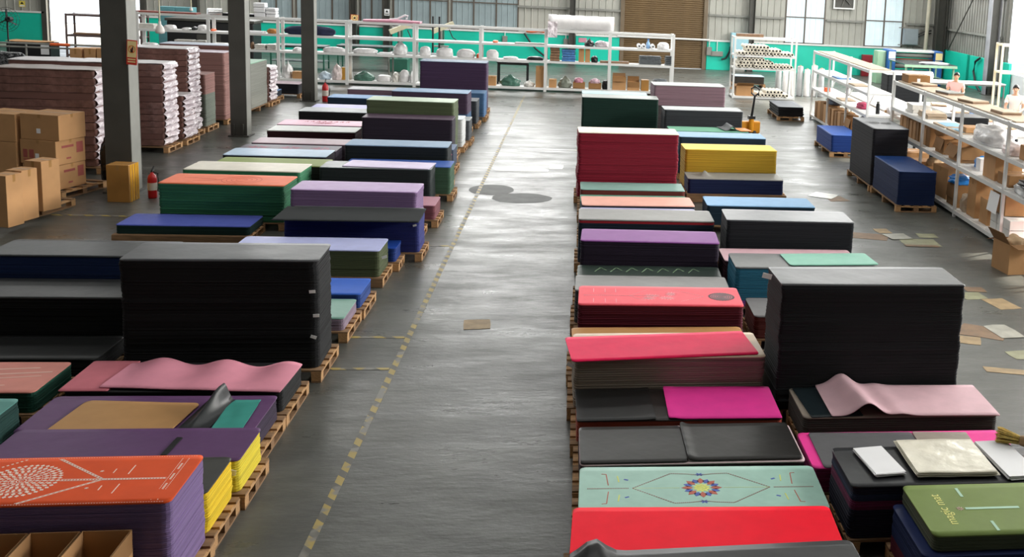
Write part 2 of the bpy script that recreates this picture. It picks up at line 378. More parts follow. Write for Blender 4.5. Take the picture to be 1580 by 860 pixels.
def sheet(L, D, r, t, zf=None, nx=28, ny=10):
    """a mat: rounded-corner slab, its upper side following zf(x, y)"""
    xs = [-L/2+r*(1-math.cos(R(90*i/5))) for i in range(5)] if r > .001 else []
    a, b_ = (-L/2+r, L/2-r) if r > .001 else (-L/2, L/2)
    xs += [a+(b_-a)*i/nx for i in range(nx+1)]
    if r > .001: xs += [L/2-r*(1-math.cos(R(90*i/5))) for i in range(4, -1, -1)]
    def hw(x):
        e = abs(x)-(L/2-r)
        return D/2 if e <= 0 or r <= .001 else D/2-r+math.sqrt(max(0, r*r-e*e))
    zf = zf or (lambda x, y: 0)
    vs = []; fs = []; k = ny+1; n = len(xs)
    for s in (1, 0):
        for x in xs:
            w_ = max(hw(x), .002)
            for j in range(k):
                y = -w_+2*w_*j/ny; vs.append((x, y, zf(x, y)+s*t))
    N = n*k
    for i in range(n-1):
        for j in range(ny):
            q = (i*k+j, (i+1)*k+j, (i+1)*k+j+1, i*k+j+1); fs.append(q); fs.append(tuple(N+p for p in reversed(q)))
        for j, rev in ((0, True), (ny, False)):
            q = (i*k+j, (i+1)*k+j, N+(i+1)*k+j, N+i*k+j); fs.append(q if not rev else q[::-1])
    for i, rev in ((0, False), (n-1, True)):
        for j in range(ny):
            q = (i*k+j, i*k+j+1, N+i*k+j+1, N+i*k+j); fs.append(q if not rev else q[::-1])
    return MB().add(vs, fs)
RNG = random.Random(3)
def ripple(seed, amp):
    return lambda x, y: amp*noise.noise(Vector((x*1.1+seed*7.3, y*1.6, seed)))
STK = {}
def stack(key, label, xl, yf, h, D, rot, top, sides, z0=.13, L=1.83, bands=(), t=.013, r=.05, jit=.004, rough=.36, name='mat_stack', amp=.004, tmat=None, curl=None, noty=False):
    x = xl+L/2; y = yf+D/2
    o = thing(name, label, 'mat stack', (x, y, z0), R(rot))
    sides = [sides] if isinstance(sides, str) else sides
    bm_ = layer_mesh(L, D, 0, h-z0-.008, t, r, jit, bands, RNG)
    tag(bm_.build('mat_layers', [side_m(s) for s in sides], o, smooth=False), kind='stuff')
    sd = RNG.random()*30; rp_ = ripple(sd, amp)
    zf = (lambda x_, y_: max(0, rp_(x_, y_))+.0006) if curl is None else (lambda x_, y_: max(0, rp_(x_, y_))+.0006+curl(x_, y_))
    tm = sheet(L+.004, D+.004, r, .008, zf).build('top_mat', tmat or top_m(top, rough), o, (0, 0, h-z0-.008), smooth=False)
    for p in tm.data.polygons: p.use_smooth = abs(p.normal.z) > .6
    STK[key] = (o, x, y, h, L, D, rot, z0, tm)
    return o
# right of the aisle, near column
K = 'right of the aisle'
stack('R10', 'black mat stack with a curled corner at the bottom edge of the picture', .02, 5.62, .60, .68, 2.5, '17181a', '141516', curl=lambda x, y: .10*math.exp(-((x+.76)/.09)**2-((y-.30)/.14)**2))
stack('R11', 'plain bright red mat stack between the black and the mint mats', .02, 6.42, .46, .66, -1.5, 'fb0a2c', '57171c', rough=.55)
stack('R12', 'stack topped by a mint mat printed with a coloured flower and alignment lines', .07, 7.14, .40, .70, -.7, '9fc6b8', '1d6a4a')
stack('R13', 'low pale-edged stack under the two overlapping black sheets', .07, 8.04, .33, .73, .9, 'e6cdd0', '3a2c33')
stack('R14', 'low rust-edged stack half covered by the magenta mat', .04, 8.9, .325, .73, .7, '26211f', 'a04a38')
stack('R15', 'stack of beige-edged mats with a hot pink mat slid askew on top', .0, 9.68, .61, .72, 2., 'c9b39a', '8d8175', t=.022, jit=.007)
stack('R16', 'tan topped stack just behind the hot pink mat', -.02, 10.54, .42, .6, 2., 'b98a58', '6a5138')
stack('R17', 'coral mat stack printed with a grey medallion, over dark red layers', .04, 11.34, .60, .72, -.7, 'f25f6c', '5a1626', t=.02)
stack('R18', 'plain grey topped stack behind the coral medallion mats', .0, 12.12, .52, .66, -.6, '7c7b7a', '4a4a4a')
stack('R18b', 'low dark patterned stack in front of the purple stack', .02, 12.9, .42, .7, -.8, '33403a', '26302b')
stack('R19', 'purple topped stack with almost black edges right of the aisle', .06, 13.72, .71, .68, -1.7, '8b5496', '2c2233', t=.018)
stack('R110', 'grey topped stack with navy edges and a thin red layer', .02, 14.78, .75, .74, 0., '7e7d7a', ['202b3a', 'b02a35'], L=1.92, bands=(.95,), t=.02)
stack('R111b', 'low stack with a narrow lavender top in front of the salmon mats', .05, 16.2, .46, .72, 1., 'a9a6c9', '4a4766')
stack('R111', 'pale salmon topped stack right of the aisle', .06, 17.0, .48, .72, 2., 'efb5a5', '2f3a48')
stack('R111c', 'low green topped stack squeezed behind the pale salmon stack', .04, 17.8, .36, .6, 1., '5f9c86', '2a4a42')
stack('R112', 'sage green topped stack with rust layers in front of the tall crimson stack', .04, 18.5, .43, .7, 1., '8fb3aa', '7a3a33')
stack('R113', 'tall crimson stack with a cream top mat', -.03, 19.35, 1.31, .74, 2.2, 'eadfcd', '8a1c30', t=.022, jit=.012)
stack('R114', 'tall dark green stack with a grey top right of the aisle', .03, 25.65, 1.22, .76, .5, '9aa09d', '143129', jit=.003)
stack('R115', 'light blue topped stack showing behind the tall dark green stack', .03, 26.6, 1.2, .72, .5, 'a3c6cc', '2c4c55', L=1.62)
# right of the aisle, far column
stack('R20b', 'navy and crimson stack underneath the olive lettered mats', 2.34, 6.36, .46, .72, 1., '22305e', ['5a1a2c', '1d2a52'], bands=(.35,))
stack('R20', 'olive mat stack lettered magic mat at the lower right edge', 2.42, 6.41, .58, .72, 1., '76894c', '4c5340', z0=.468, t=.018)
stack('R21', 'black topped stack with plum stripes under the papers and plastic sheets', 2.06, 7.2, .54, .66, 1., '2b2c2f', ['1d1c30', '6a2148', '27304a', '1d1c30'], bands=(.55, .72, .85), t=.014)
stack('R22', 'low magenta-edged stack under the grey sheet beside the papers', 1.94, 7.92, .335, .68, .6, 'f2459c', '9a2a63')
stack('R23', 'taupe mat stack under the wavy pale pink mat', 2.05, 8.87, .355, .70, .9, '8f8479', '4a4743', t=.02)
stack('R24', 'tallest black mat stack right of the aisle, its top shining', 1.92, 9.62, 1.36, .66, 2., '3a3b3d', '212326', t=.013, jit=.006, r=.03, amp=.012)
stack('R25b', 'low dark red stack hidden behind the tallest black stack', 2.1, 10.5, .34, .7, 0, '9a9a9c', '5e1a22')
stack('R25', 'dark red stack with a grey top left of the tallest black stack', 2.04, 11.62, .39, .72, .5, '6d6c6d', '5e2a26')
stack('R26', 'teal blue stack with a dark grey top and purple bottom layers', 1.98, 12.82, .63, .72, .5, '6a6b6b', ['7a4a94', '2d6f8a'], bands=(.16,), t=.02)
stack('R26b', 'low pale pink stack behind the teal blue stack', 1.95, 13.62, .5, .66, .5, 'dcb4bc', '4a3038')
stack('R27', 'charcoal stack with a shining top behind the teal blue stack', 2.09, 14.5, .84, .75, -.8, '44464a', '24272b')
stack('R28', 'low stack with a sky blue top right of the grey stack', 2.13, 17.23, .46, .76, 0, '86b0d6', '1f3544')
stack('R29', 'navy stack with a creased grey top on a solid-sided pallet', 2.04, 19.68, .44, .72, .8, '8d8c86', '1f2a52', z0=.16, curl=lambda x, y: .10*math.exp(-((x+.55)/.07)**2-((y-.02)/.16)**2))
stack('R210', 'yellow mat stack right of the crimson stack', 2.03, 20.47, .87, .76, 2.5, 'e6c850', 'b8952c', t=.02)
stack('R211', 'steel blue topped stack behind the yellow stack', 2.05, 21.9, .9, .75, 1., '86a9c8', '28394c')
stack('R212', 'stack with a green sheet top in front of the long charcoal stack', 1.95, 23.15, .84, .72, 2., '77b094', '31493f', L=1.75)
stack('R213', 'long charcoal stack beside the dark green stack', 1.9, 24.35, 1.15, .72, 2.5, '8d9092', '3b3e42')
stack('R214', 'tall two-tone stack, mauve above dark taupe, farthest right of the aisle', 1.8, 26.85, 1.45, .9, 3., '8c8f8d', ['4a4545', '8a6f78'], bands=(.62,), t=.02)
# left of the aisle, near column (their right ends line the aisle)
stack('L11', 'lavender-edged stack topped by the orange mat with a white mandala', -4.34, 6.7, .75, .68, 1., 'e2592f', '7d6894', t=.014, jit=.005)
stack('L12', 'black topped stack with bright yellow edges behind the orange mat', -4.36, 7.44, .44, .58, 0, '3a3a36', 'e0bf2a', t=.02, jit=.008)
stack('L13', 'purple topped stack with yellow edges and a black seam', -4.33, 8.06, .39, .6, 0, '5f4168', 'd9c63a', t=.02)
stack('L14', 'purple stack under the tan, black and teal mats', -4.42, 8.72, .335, .75, 0, '64446c', '3a2f42')
stack('L15', 'black stack under the wavy pink mat', -4.42, 9.58, .33, .72, 0, '2b2c2d', '1c1d1e')
stack('L16', 'tall black stack with white tags left of the aisle', -4.37, 10.66, 1.235, .70, 1.6, '46474a', '141517', t=.013, jit=.006, r=.07, amp=.008)
stack('L17a', 'teal topped stack with a mauve rim beside the tall black stack', -4.36, 11.82, .27, .72, 0, '7ca396', '8a7a8a')
stack('L17', 'royal blue topped low stack left of the aisle', -4.34, 12.62, .30, .68, 0, '3f68c4', '24407e')
stack('L18', 'olive stack with a pale lavender top on a pallet', -4.36, 13.95, .48, .66, -.5, 'b7bce6', '4a5238', t=.02)
stack('L18b', 'small navy stack end showing behind the lavender topped stack', -4.28, 14.68, .32, .48, 0, '24469a', '1c3576')
stack('L19', 'navy blue stack with a black sheet hanging over its corner', -4.05, 15.2, .64, .62, .5, '333637', '2b3170', t=.02)
stack('L110', 'lilac stack left of the aisle', -4.23, 16.25, .78, .72, -.8, 'b094bf', '7c6488', t=.02)
stack('L110b', 'low dusty pink stack end behind the lilac stack', -4.1, 17.25, .36, .7, 0, 'b98896', '7a4a52')
stack('L111', 'blackish green stack partly covered by a pale lavender sheet', -4.34, 18.5, .70, .68, .2, '3a4547', '22292a')
stack('L112', 'blue topped stack with green edges behind the pale lavender sheet', -4.1, 19.25, .62, .66, 0, '4a68b0', '44604c')
stack('L113', 'black stack with a steel blue top left of the aisle', -4.24, 20.0, .85, .72, .5, '8aa2bb', '1b2124')
stack('L113b', 'low pink stack end between the steel blue and dark plum stacks', -4.35, 20.95, .45, .72, 0, 'b8607c', '6a3a4a')
stack('L113c', 'low grey blue stack end in front of the dark plum stack', -4.35, 21.85, .5, .7, 0, '7c8ba6', '3a4456')
stack('L114', 'dark plum stack in front of the moss green stack', -4.48, 22.72, .98, .68, .5, '554454', '2b2430')
stack('L115', 'moss green stack with a pale top left of the aisle', -4.53, 23.5, 1.25, .76, -1.5, 'a9bba2', '555f45')
stack('L115b', 'white and grey stack end beyond the moss green stack', -4.45, 24.45, .75, .7, 0, 'a5adb4', 'c9cbcb')
stack('L115c', 'low dark grey stack end beyond the white and grey one', -4.4, 25.4, .6, .7, 0, '8e9496', '484c50')
stack('L116', 'plum over blue stack with a steel blue top, far left of the aisle', -4.6, 27.0, 1.05, .8, -1.5, '7d97b4', ['3a5878', '46364a'], bands=(.45,))
stack('L116b', 'grey stack end near the far end of the left row', -4.5, 28.2, .72, .75, 0, '7c7f83', '3a3f44')
stack('L117b', 'slate blue stack end in front of the tall plum stack', -4.42, 29.5, .78, .8, 0, '5f7b9a', '48688c')
stack('L117', 'tall plum stack at the far end in front of the shelving', -4.49, 30.75, 1.49, .85, 1.5, '6c7d92', '43304a')
# left of the aisle, outer column
stack('L20', 'teal topped stack at the left edge beside the tan mat', -6.32, 8.3, .5, .72, 0, '5f948c', '20403c')
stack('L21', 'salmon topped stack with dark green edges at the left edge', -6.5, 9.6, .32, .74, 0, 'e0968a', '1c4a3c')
stack('L22c', 'lowest black stack at the left edge behind the salmon mats', -6.35, 10.46, .3, .68, 0, '1c1d1d', '121313')
stack('L22b', 'black stack at the left edge in front of the navy one', -6.4, 11.3, .64, .7, 0, '1c1d1d', '0e0f10')
stack('L22', 'navy stack with a black top at the left edge', -6.4, 12.25, .82, .72, 0, '2b2d2f', '10234a')
stack('L23', 'thin blue violet mat stack on a long pallet', -6.58, 16.02, .26, .74, .3, '5a66b8', '16302c')
stack('L24', 'green stack topped by the coral orange mat with rings', -6.3, 16.86, .71, .8, -.8, 'f0805e', '2f6a4c', t=.022, jit=.009)
stack('L25', 'green stack with a cream white top behind the coral orange mat', -6.34, 18.0, .71, .78, -.8, 'e3dccd', '3a7a58', t=.022, jit=.009)
stack('L26', 'moss green topped stack behind the cream topped stack', -6.2, 18.95, .63, .74, 0, '8d9c5c', '23271f')
stack('L27', 'dark stack with a pale icy blue top in the outer left row', -6.52, 20.5, .52, .8, .2, 'b9cfe6', '1e1a22')
stack('L28', 'dark stack with red floral print on its grey top', -6.55, 21.42, .47, .66, .5, '5a5261', '2b2430')
stack('L28b', 'stack with a plain dusty mauve top behind the floral one', -6.5, 22.18, .48, .72, .5, 'b39aa5', '3a3038')
stack('L29', 'dark red stack with an off-white grey top in the outer left row', -6.7, 23.95, .46, .82, 1., 'c9ccc8', '3a1c22')
stack('L210', 'pink topped stack with red lettering in the outer left row', -6.82, 25.15, .42, .84, 1.5, 'e6b6cc', '1d1a20')
stack('L211', 'black stack with a grey top behind the pink lettered stack', -6.75, 26.75, .52, .8, 1., 'a5aaad', '17181a')
stack('L212', 'low stack with a lavender top beside the moss green stack', -6.75, 27.9, .46, .8, 1., 'b3b0e0', '3a3a4a')
stack('L213', 'blue topped stack beyond the lavender one', -6.65, 29.3, .56, .8, 0, '6f95c0', '26384a')
stack('L214', 'mauve grey stack farthest in the outer left row', -6.45, 30.8, .62, .8, 0, '8f9096', '7a6270')
# pallets below them
PW = {}
def pallet(label, x0, x1, y0, y1, rz=0, h=.13, solid=False, z=0, ndk=5, cx=None, cy=None):
    cx = (x0+x1)/2; cy = (y0+y1)/2; L = x1-x0; D = y1-y0
    t = thing('wooden_pallet', label, 'pallet', (cx, cy, z), rz)
    for i in range(ndk):
        piece('deck_board', WOOD if i % 2 else WOODD, t, (0, -D/2+.055+(D-.11)*i/(ndk-1), h-.009), (L, .1 if D > .6 else .08, .018))
    for i in range(3):
        xx = -L/2+.05+(L-.1)*i/2
        piece('stringer_board', WOOD, t, (xx, 0, h-.027), (.1, D, .018))
        for j in range(3): piece('block', WOODD if (i+j) % 2 else WOOD, t, (xx, -D/2+.05+(D-.1)*j/2, (h-.036)/2+.009), (.095, .098, h-.036-.018))
        piece('bottom_board', WOODD, t, (xx, 0, .009), (.095, D, .018))
    if solid: piece('side_board', WOODD, t, (0, -D/2-.011, h/2), (L, .02, h-.01))
    return t
cols = {'R1': [], 'R2': [], 'L1': [], 'L2': []}
for k, v in STK.items():
    if v[7] < .3: cols[k[:2]].append((v[2]-v[5]/2, k))
for c, lst in cols.items():
    lst.sort()
    for i, (yf, k) in enumerate(lst):
        o, x, y, h, L, D, rot, z0, tm = STK[k]
        lo = yf-.04 if i == 0 else max(yf-.04, hi_prev+.02)
        nxt = lst[i+1][0] if i+1 < len(lst) else 1e9
        hi = min(yf+D+.05, nxt-.05); hi_prev = hi
        ext = {'R1': (.01, .05), 'R2': (.06, .01), 'L1': (.05, .01), 'L2': (.01, .03)}[c]
        lb = o['label']; pl = pallet('pallet beneath the '+' '.join(lb.split()[:11]), x-L/2-ext[1], x+L/2+ext[0], lo, hi, 0, z0-.001 if z0 > .14 else .129, solid=(k in ('R29', 'L23', 'L18')))
# ------------------------------------------------------------------ loose mats, papers and prints on the stacks
def quad(FL, FR, BR, BL, z):
    a, b_, c, d = [atz(*p, z) for p in (FL, FR, BR, BL)]
    ctr = (a+b_+c+d)/4; ex = ((b_-a)+(c-d))/2; ey = ((d-a)+(c-b_))/2
    return ctr, ex.length, ey.length, math.atan2(ex.y, ex.x)
def loose(label, q, z, col, zf=None, r=.04, t=.006, rough=.36, name='yoga_mat', cat='mat', dz=0, mat=None, sc=(1, 1), nx=28, ny=10):
    ctr, L, D, a = quad(*q, z)
    o = sheet(L*sc[0], D*sc[1], r, t, zf, nx, ny).build(name, mat or top_m(col, rough), None, (ctr.x, ctr.y, z+dz), a)
    for p in o.data.polygons: p.use_smooth = abs(p.normal.z) > .5
    return tag(o, label, cat)
G_ = lambda x, x0, w_: math.exp(-((x-x0)/w_)**2)
loose('hot pink mat lying askew on the beige-edged stack', ((882, 559), (1168, 548), (1148, 512), (872, 523)), .615, 'f01f58', lambda x, y: .002+.012*max(0, y), rough=.5)
loose('black sheet covering the left half of the rust-edged stack', ((890, 652), (1012, 649), (1001, 600), (887, 602)), .331, '1b1b1b', lambda x, y: .002+.006*G_(x, .33, .05), r=.01)
loose('magenta mat covering the right half of the rust-edged stack', ((1033, 648), (1207, 646), (1186, 598), (1022, 598)), .331, 'f03f9e', lambda x, y: .002+.008*G_(x, -.48, .06)*(1+math.sin(y*30)*.4), r=.02, rough=.55)
loose('left black sheet on the pale-edged stack', ((896, 717), (1064, 714), (1047, 658), (893, 661)), .336, '211f1d', None, r=.03)
loose('right black sheet on the pale-edged stack, overlapping the left one', ((1066, 713), (1236, 709), (1211, 654), (1049, 656)), .336, '211f1d', lambda x, y: .003+.016*G_(x, -.46, .04)*(1+.5*math.sin(y*38)), r=.03, sc=(1.03, 1))
loose('grey sheet lying on the magenta-edged stack', ((1278, 722), (1440, 722), (1408, 667), (1241, 670)), .338, '646466', None, r=.03)
loose('taupe board lying behind the clear plastic sheets', ((1416, 690), (1512, 690), (1484, 669), (1411, 668)), .338, '9c9186', lambda x, y: .005, r=.01)
loose('dark sheet under the left end of the wavy pale pink mat', ((1248, 645), (1330, 643), (1300, 597), (1226, 600)), .358, '1b2529', None, r=.02)
loose('pale pink mat with a big wave on the taupe stack', ((1285, 643), (1548, 643), (1497, 595), (1256, 597)), .364, 'e3bcc4',
      lambda x, y: .004+.12*G_(x+.12*y, -.50, .13)+.02*G_(x+.1*y, -.18, .10)-.03*max(0, x-.74)*4*max(0, -y)*2, r=.02, rough=.6, nx=60)
for lab, q, th, m_ in (('pile of white paper sheets on the black plum-striped stack', ((1350, 736), (1396, 731), (1362, 692), (1318, 694)), .022, PAPER),
                       ('pile of white paper sheets beside the straw brush', ((1548, 740), (1602, 738), (1556, 683), (1513, 686)), .03, PAPER)):
    ctr, L, D, a = quad(*q, .56); t = thing('paper_pile', lab, 'paper', (ctr.x, ctr.y, .553), a)
    for i in range(6):
        ang = RNG.uniform(-.03, .03)
        MB().box((RNG.uniform(-.006, .006), RNG.uniform(-.006, .006), th*(i+.5)/6), (L, D, th/6*.92), ang).build('sheet', PAPER, t)
    SHM = M('clear_sheet', 'efe9d6', .22, .05, 8, .25, bscale=7, alpha=.93)
ctr, L, D, a = quad((1418, 738), (1540, 735), (1500, 682), (1375, 684), .56)
t = thing('plastic_sheet_pile', 'pile of crinkled translucent plastic bags on the black stack', 'plastic bags', (ctr.x, ctr.y, .553), a)
for i in range(4):
    s_ = RNG.random()*20
    o = sheet(L-.01*i, D-.008*i, .005, .004, lambda x, y: .004+.012*(.5+.5*noise.noise(Vector((x*6+s_, y*6, s_)))), 30, 16).build('sheet', SHM, t, (RNG.uniform(-.008, .008), RNG.uniform(-.008, .008), .009*i), RNG.uniform(-.015, .015), smooth=True)
# straw brush
STRAW = M('straw', 'd9bd6a', .8, .3, 40); HND = M('brush_wood', '9a7a50', .6, .2, 12)
p = atz(1572, 688, .58); t = thing('straw_brush', 'straw hand brush with a wooden handle beside the papers', 'brush', (p.x, p.y, .628), R(-35))
MB().lathe([(.025, -.0), (.04, .01), (.045, .05), (.03, .09), (.018, .11)], n=14).build('ferrule', HND, t).rotation_euler = (0, R(90), 0)
MB().cyl((.10, 0, 0), (.38, 0, -.02), .016, .013).build('handle', HND, t)
bs = MB()
for i in range(220):
    a1 = RNG.uniform(0, 6.28); r0 = .035*math.sqrt(RNG.random()); r1 = r0*2.0
    bs.bar((0, r0*math.cos(a1), r0*math.sin(a1)), (-.17+RNG.uniform(-.02, .02), r1*math.cos(a1), max(-.042, r1*math.sin(a1))), .004)
tag(bs.build('bristles', STRAW, t), kind='stuff')
# purple stack: tan, black and teal mats
loose('tan mat on the purple stack', ((70, 671), (265, 675), (300, 624), (130, 619)), .344, 'b48a5c', lambda x, y: .002+.03*max(0, x-.30)**1.2*3*(0.4+.6*(y < 0)*abs(y)*2), r=.06, rough=.5)
loose('black sheet with a raised fold between the tan and teal mats', ((272, 675), (324, 675), (352, 621), (312, 619)), .344, '1f2224', lambda x, y: .004+.16*G_(x-.10*y, -.02, .05)*max(0, min(1, (y+.25)/.5))**1.5, r=.01, rough=.35, nx=40)
loose('teal sheet on the right end of the purple stack', ((325, 673), (374, 672), (398, 619), (352, 620)), .346, '3f8f84', lambda x, y: .004+.006*(noise.noise(Vector((x*9, y*9, 3)))+.6), r=.01, rough=.4)
loose('narrow black strip in the seam of the purple topped stack', ((247, 705), (257, 705), (281, 676), (272, 676)), .396, '1b1b1d', None, r=.005)
loose('rose mat lying flat under the left end of the wavy pink mat', ((84, 607), (176, 603), (208, 560), (150, 557)), .336, 'd07884', lambda x, y: .003, r=.02, rough=.6)
loose('long wavy pink mat draped over the black stack', ((160, 601), (435, 606), (464, 571), (197, 561)), .345, 'df94a6',
      lambda x, y: .006+(.07*(.5+.5*math.sin(x*11+.6))*max(0, min(1, (y+.36)/.72))**1.3)+.01*G_(x, -.86, .06), r=.01, rough=.6, nx=80)
loose('pale lavender sheet on the blackish green stack', ((529, 257), (664, 262), (671, 252), (542, 247)), .703, 'cdbfdd', None, r=.02)
loose('mint sheet on the right part of the teal blue stack', ((1218, 412), (1352, 409), (1338, 393), (1204, 392)), .633, '86bba8', lambda x, y: .003+.004*(noise.noise(Vector((x*4, y*4, 1)))+.6), r=.04)
loose('small orange sheet beside the pallet truck', ((1142, 203), (1160, 203), (1150, 198), (1133, 198)), .855, 'e08a50', None, r=.01)
loose('grey sheet with a raised fold next to the small orange sheet', ((1114, 202), (1136, 202), (1130, 196), (1110, 196)), .852, '7a7c7e', lambda x, y: .004+.09*G_(x-.1*y, .05, .07), r=.01)
loose('black sheet hanging over the corner of the navy blue stack', ((424, 341), (652, 344), (652, 323), (438, 319)), .645, '303334', lambda x, y: .003-max(0, x-.96)*.8*(y < .1), r=.02, mat=M('matt_black_sheet', '26292a', .8, .1, 5, spec=.1))
# white tags on the stack corners
TAGM = M('white_tag', 'f2f2f2', .6, .02, 5)
def tags(key, pts, Y, s=.045, z=None):
    o, x, y, h, L, D, rot, z0, tm = STK[key]; ang = -R(rot)
    for px, py in pts:
        p = aty(px, py, Y); d = Vector((p.x-x, p.y-y, 0)); d.rotate(Matrix.Rotation(ang, 3, 'Z'))
        m = MB(); m.box((0, 0, 0), (s*1.3, .004, s*.7), Matrix.Rotation(RNG.uniform(-.5, .5), 3, 'Y')); m.build('tag', TAGM, o, (d.x, -D/2-.012, p.z-z0))
tags('L16', ((482, 450), (488, 487), (484, 520)), 10.68)
tags('L18', ((593, 397),), 13.93, .05); tags('L19', ((640, 348),), 15.2, .04); tags('R24', ((1182, 424),), 9.62, .07)
tags('L13', ((356, 729),), 8.05, .06); tags('R15', ((880, 562),), 9.66, .05)
# ---- prints and painted sun streaks: thin raised shapes on the top mats
def ink(key, name, m, mat, dz=.0085):
    tm = STK[key][8]; o = m.build(name, mat, tm, (0, 0, dz)); o['kind'] = 'stuff'; return o
def lines(m, segs, w_=.008, z=(0, .0012)):
    for (x0, y0), (x1, y1) in segs:
        d = Vector((x1-x0, y1-y0)); n = Vector((-d.y, d.x)).normalized()*w_/2
        m.poly([(x0-n.x, y0-n.y), (x1-n.x, y1-n.y), (x1+n.x, y1+n.y), (x0+n.x, y0+n.y)], *z)
    return m
def ring(m, cx, cy, r, w_, n=40, z=(0, .0012), arc=(0, 360)):
    a0, a1 = arc; k = max(6, int(n*(a1-a0)/360))
    for i in range(k):
        a, c = R(a0+(a1-a0)*i/k), R(a0+(a1-a0)*(i+1)/k)
        m.poly([(cx+(r-w_/2)*math.cos(a), cy+(r-w_/2)*math.sin(a)), (cx+(r+w_/2)*math.cos(a), cy+(r+w_/2)*math.sin(a)), (cx+(r+w_/2)*math.cos(c), cy+(r+w_/2)*math.sin(c)), (cx+(r-w_/2)*math.cos(c), cy+(r-w_/2)*math.sin(c))], *z)
    return m
def petals(m, cx, cy, r0, r1, n, wd=.6, off=0, z=(0, .0012), sx=1.):
    for i in range(n):
        a = 2*math.pi*(i+off)/n; h = math.pi/n*wd; rm = (r0+r1)/2
        m.poly([(cx+sx*r0*math.cos(a), cy+r0*math.sin(a)), (cx+sx*rm*math.cos(a-h), cy+rm*math.sin(a-h)), (cx+sx*r1*math.cos(a), cy+r1*math.sin(a)), (cx+sx*rm*math.cos(a+h), cy+rm*math.sin(a+h))][::1], *z)
    return m
def dashed(p, q, n, duty=.6):
    out = []
    for i in range(n):
        t0, t1 = i/n, (i+duty)/n; out.append(((p[0]+(q[0]-p[0])*t0, p[1]+(q[1]-p[1])*t0), (p[0]+(q[0]-p[0])*t1, p[1]+(q[1]-p[1])*t1)))
    return out
INKW = M('ink_cream', 'f1ddd0', .6, .02, 5); INKB = M('ink_brown', '8a6f62', .6, .05, 5); INKBL = M('ink_blue', '3f58b0', .6, .05, 5)
INKR = M('ink_rust', 'b5543c', .6, .05, 5); INKY = M('ink_lime', 'd5dc6c', .6, .05, 5); INKG = M('ink_grey', '5d5458', .6, .05, 5); INKT = M('ink_aqua', 'a8cdb4', .6, .05, 5)
# orange mandala mat
m = MB(); cx = -.10
for r0, r1, n, wd in ((.035, .07, 12, .8), (.075, .115, 18, .7), (.12, .16, 26, .7), (.165, .205, 32, .75), (.205, .235, 40, .8)): petals(m, cx, 0, r0, r1, n, wd)
ring(m, cx, 0, .028, .006, 24); ring(m, cx, 0, .072, .003); ring(m, cx, 0, .118, .003); ring(m, cx, 0, .163, .003)
ring(m, cx, 0, .013, .005, 16, arc=(40, 320))
for s in (-1, 1):
    for o_ in (0, .022): lines(m, [((cx+.10+o_, s*.31), (.38+o_, 0))], .005)
    lines(m, dashed((cx+.111, s*.31), (.391, 0), 16, .5), .012)
    lines(m, dashed((cx-.10, s*.31), (cx-.42, 0), 16, .5), .012)
    lines(m, [((.45+.06*s, .10*1+.0), (.45+.06*s, .20))] if False else [((.42, s*.09), (.42, s*.15)), ((.52, s*.07), (.52, s*.20))], .006)
    petals(m, .34, s*.12, 0, .014, 6, .8)
    lines(m, dashed((-.88, s*.325), (.88, s*.325), 110, .5), .004)
for s in (-.012, .012): lines(m, [((cx+.235, s), (.78, s*.6))], .004)
lines(m, dashed((cx+.24, 0), (.78, 0), 34, .6), .010)
for xx in (.79, .83): lines(m, dashed((xx, -.30), (xx, .30), 30, .55), .004)
for yy in (-.16, -.02, .13): lines(m, dashed((.81, yy), (.81, yy+.09), 5, .7), .012)
ink('L11', 'mandala_print', m, INKW)
# mint mat: flower, alignment lines
m = MB()
for s in (-1, 1):
    lines(m, dashed((s*.55, 0), (s*.86, 0), 26, .7), .014)
    for t_ in (-1, 1):
        pts = [(s*.52, 0), (s*.22, t_*.235), (s*.10, t_*.225), (0, t_*.205)]
        for a, c in zip(pts, pts[1:]): lines(m, dashed(a, c, 18 if a[1] == 0 else 8, .75), .011)
ink('R12', 'outline_print', m, INKB)
m = MB()
for s in (-1, 1): lines(m, dashed((s*.17, 0), (s*.52, 0), 26, .5), .006)
petals(m, 0, 0, 0, .055, 10, .9); petals(m, 0, 0, .03, .07, 10, .9, .5)
for s in (-1, 1):
    for t_ in (-1, 1): lines(m, [((s*.62, t_*.10), (s*.63, t_*.20))], .009)
ink('R12', 'lime_print', m, INKY)
m = MB(); petals(m, 0, 0, .065, .155, 8, .75); ink('R12', 'flower_print', m, INKR)
m = MB(); petals(m, 0, 0, .075, .145, 8, .7, .5)
for s in (-1, 1):
    petals(m, 0, s*.215, 0, .03, 6, .8, sx=1.4); 
    for t_ in (-1, 1): lines(m, [((s*.55, t_*.13), (s*.58, t_*.145))], .016)
ink('R12', 'blue_print', m, INKBL)
m = MB()
for s in (-1, 1):
    for t_ in (-1, 1): lines(m, [((s*.70, t_*.05), (s*.715, t_*.23)), ((s*.715, t_*.23), (s*.75, t_*.235))], .007)
ink('R12', 'bracket_print', m, INKR)
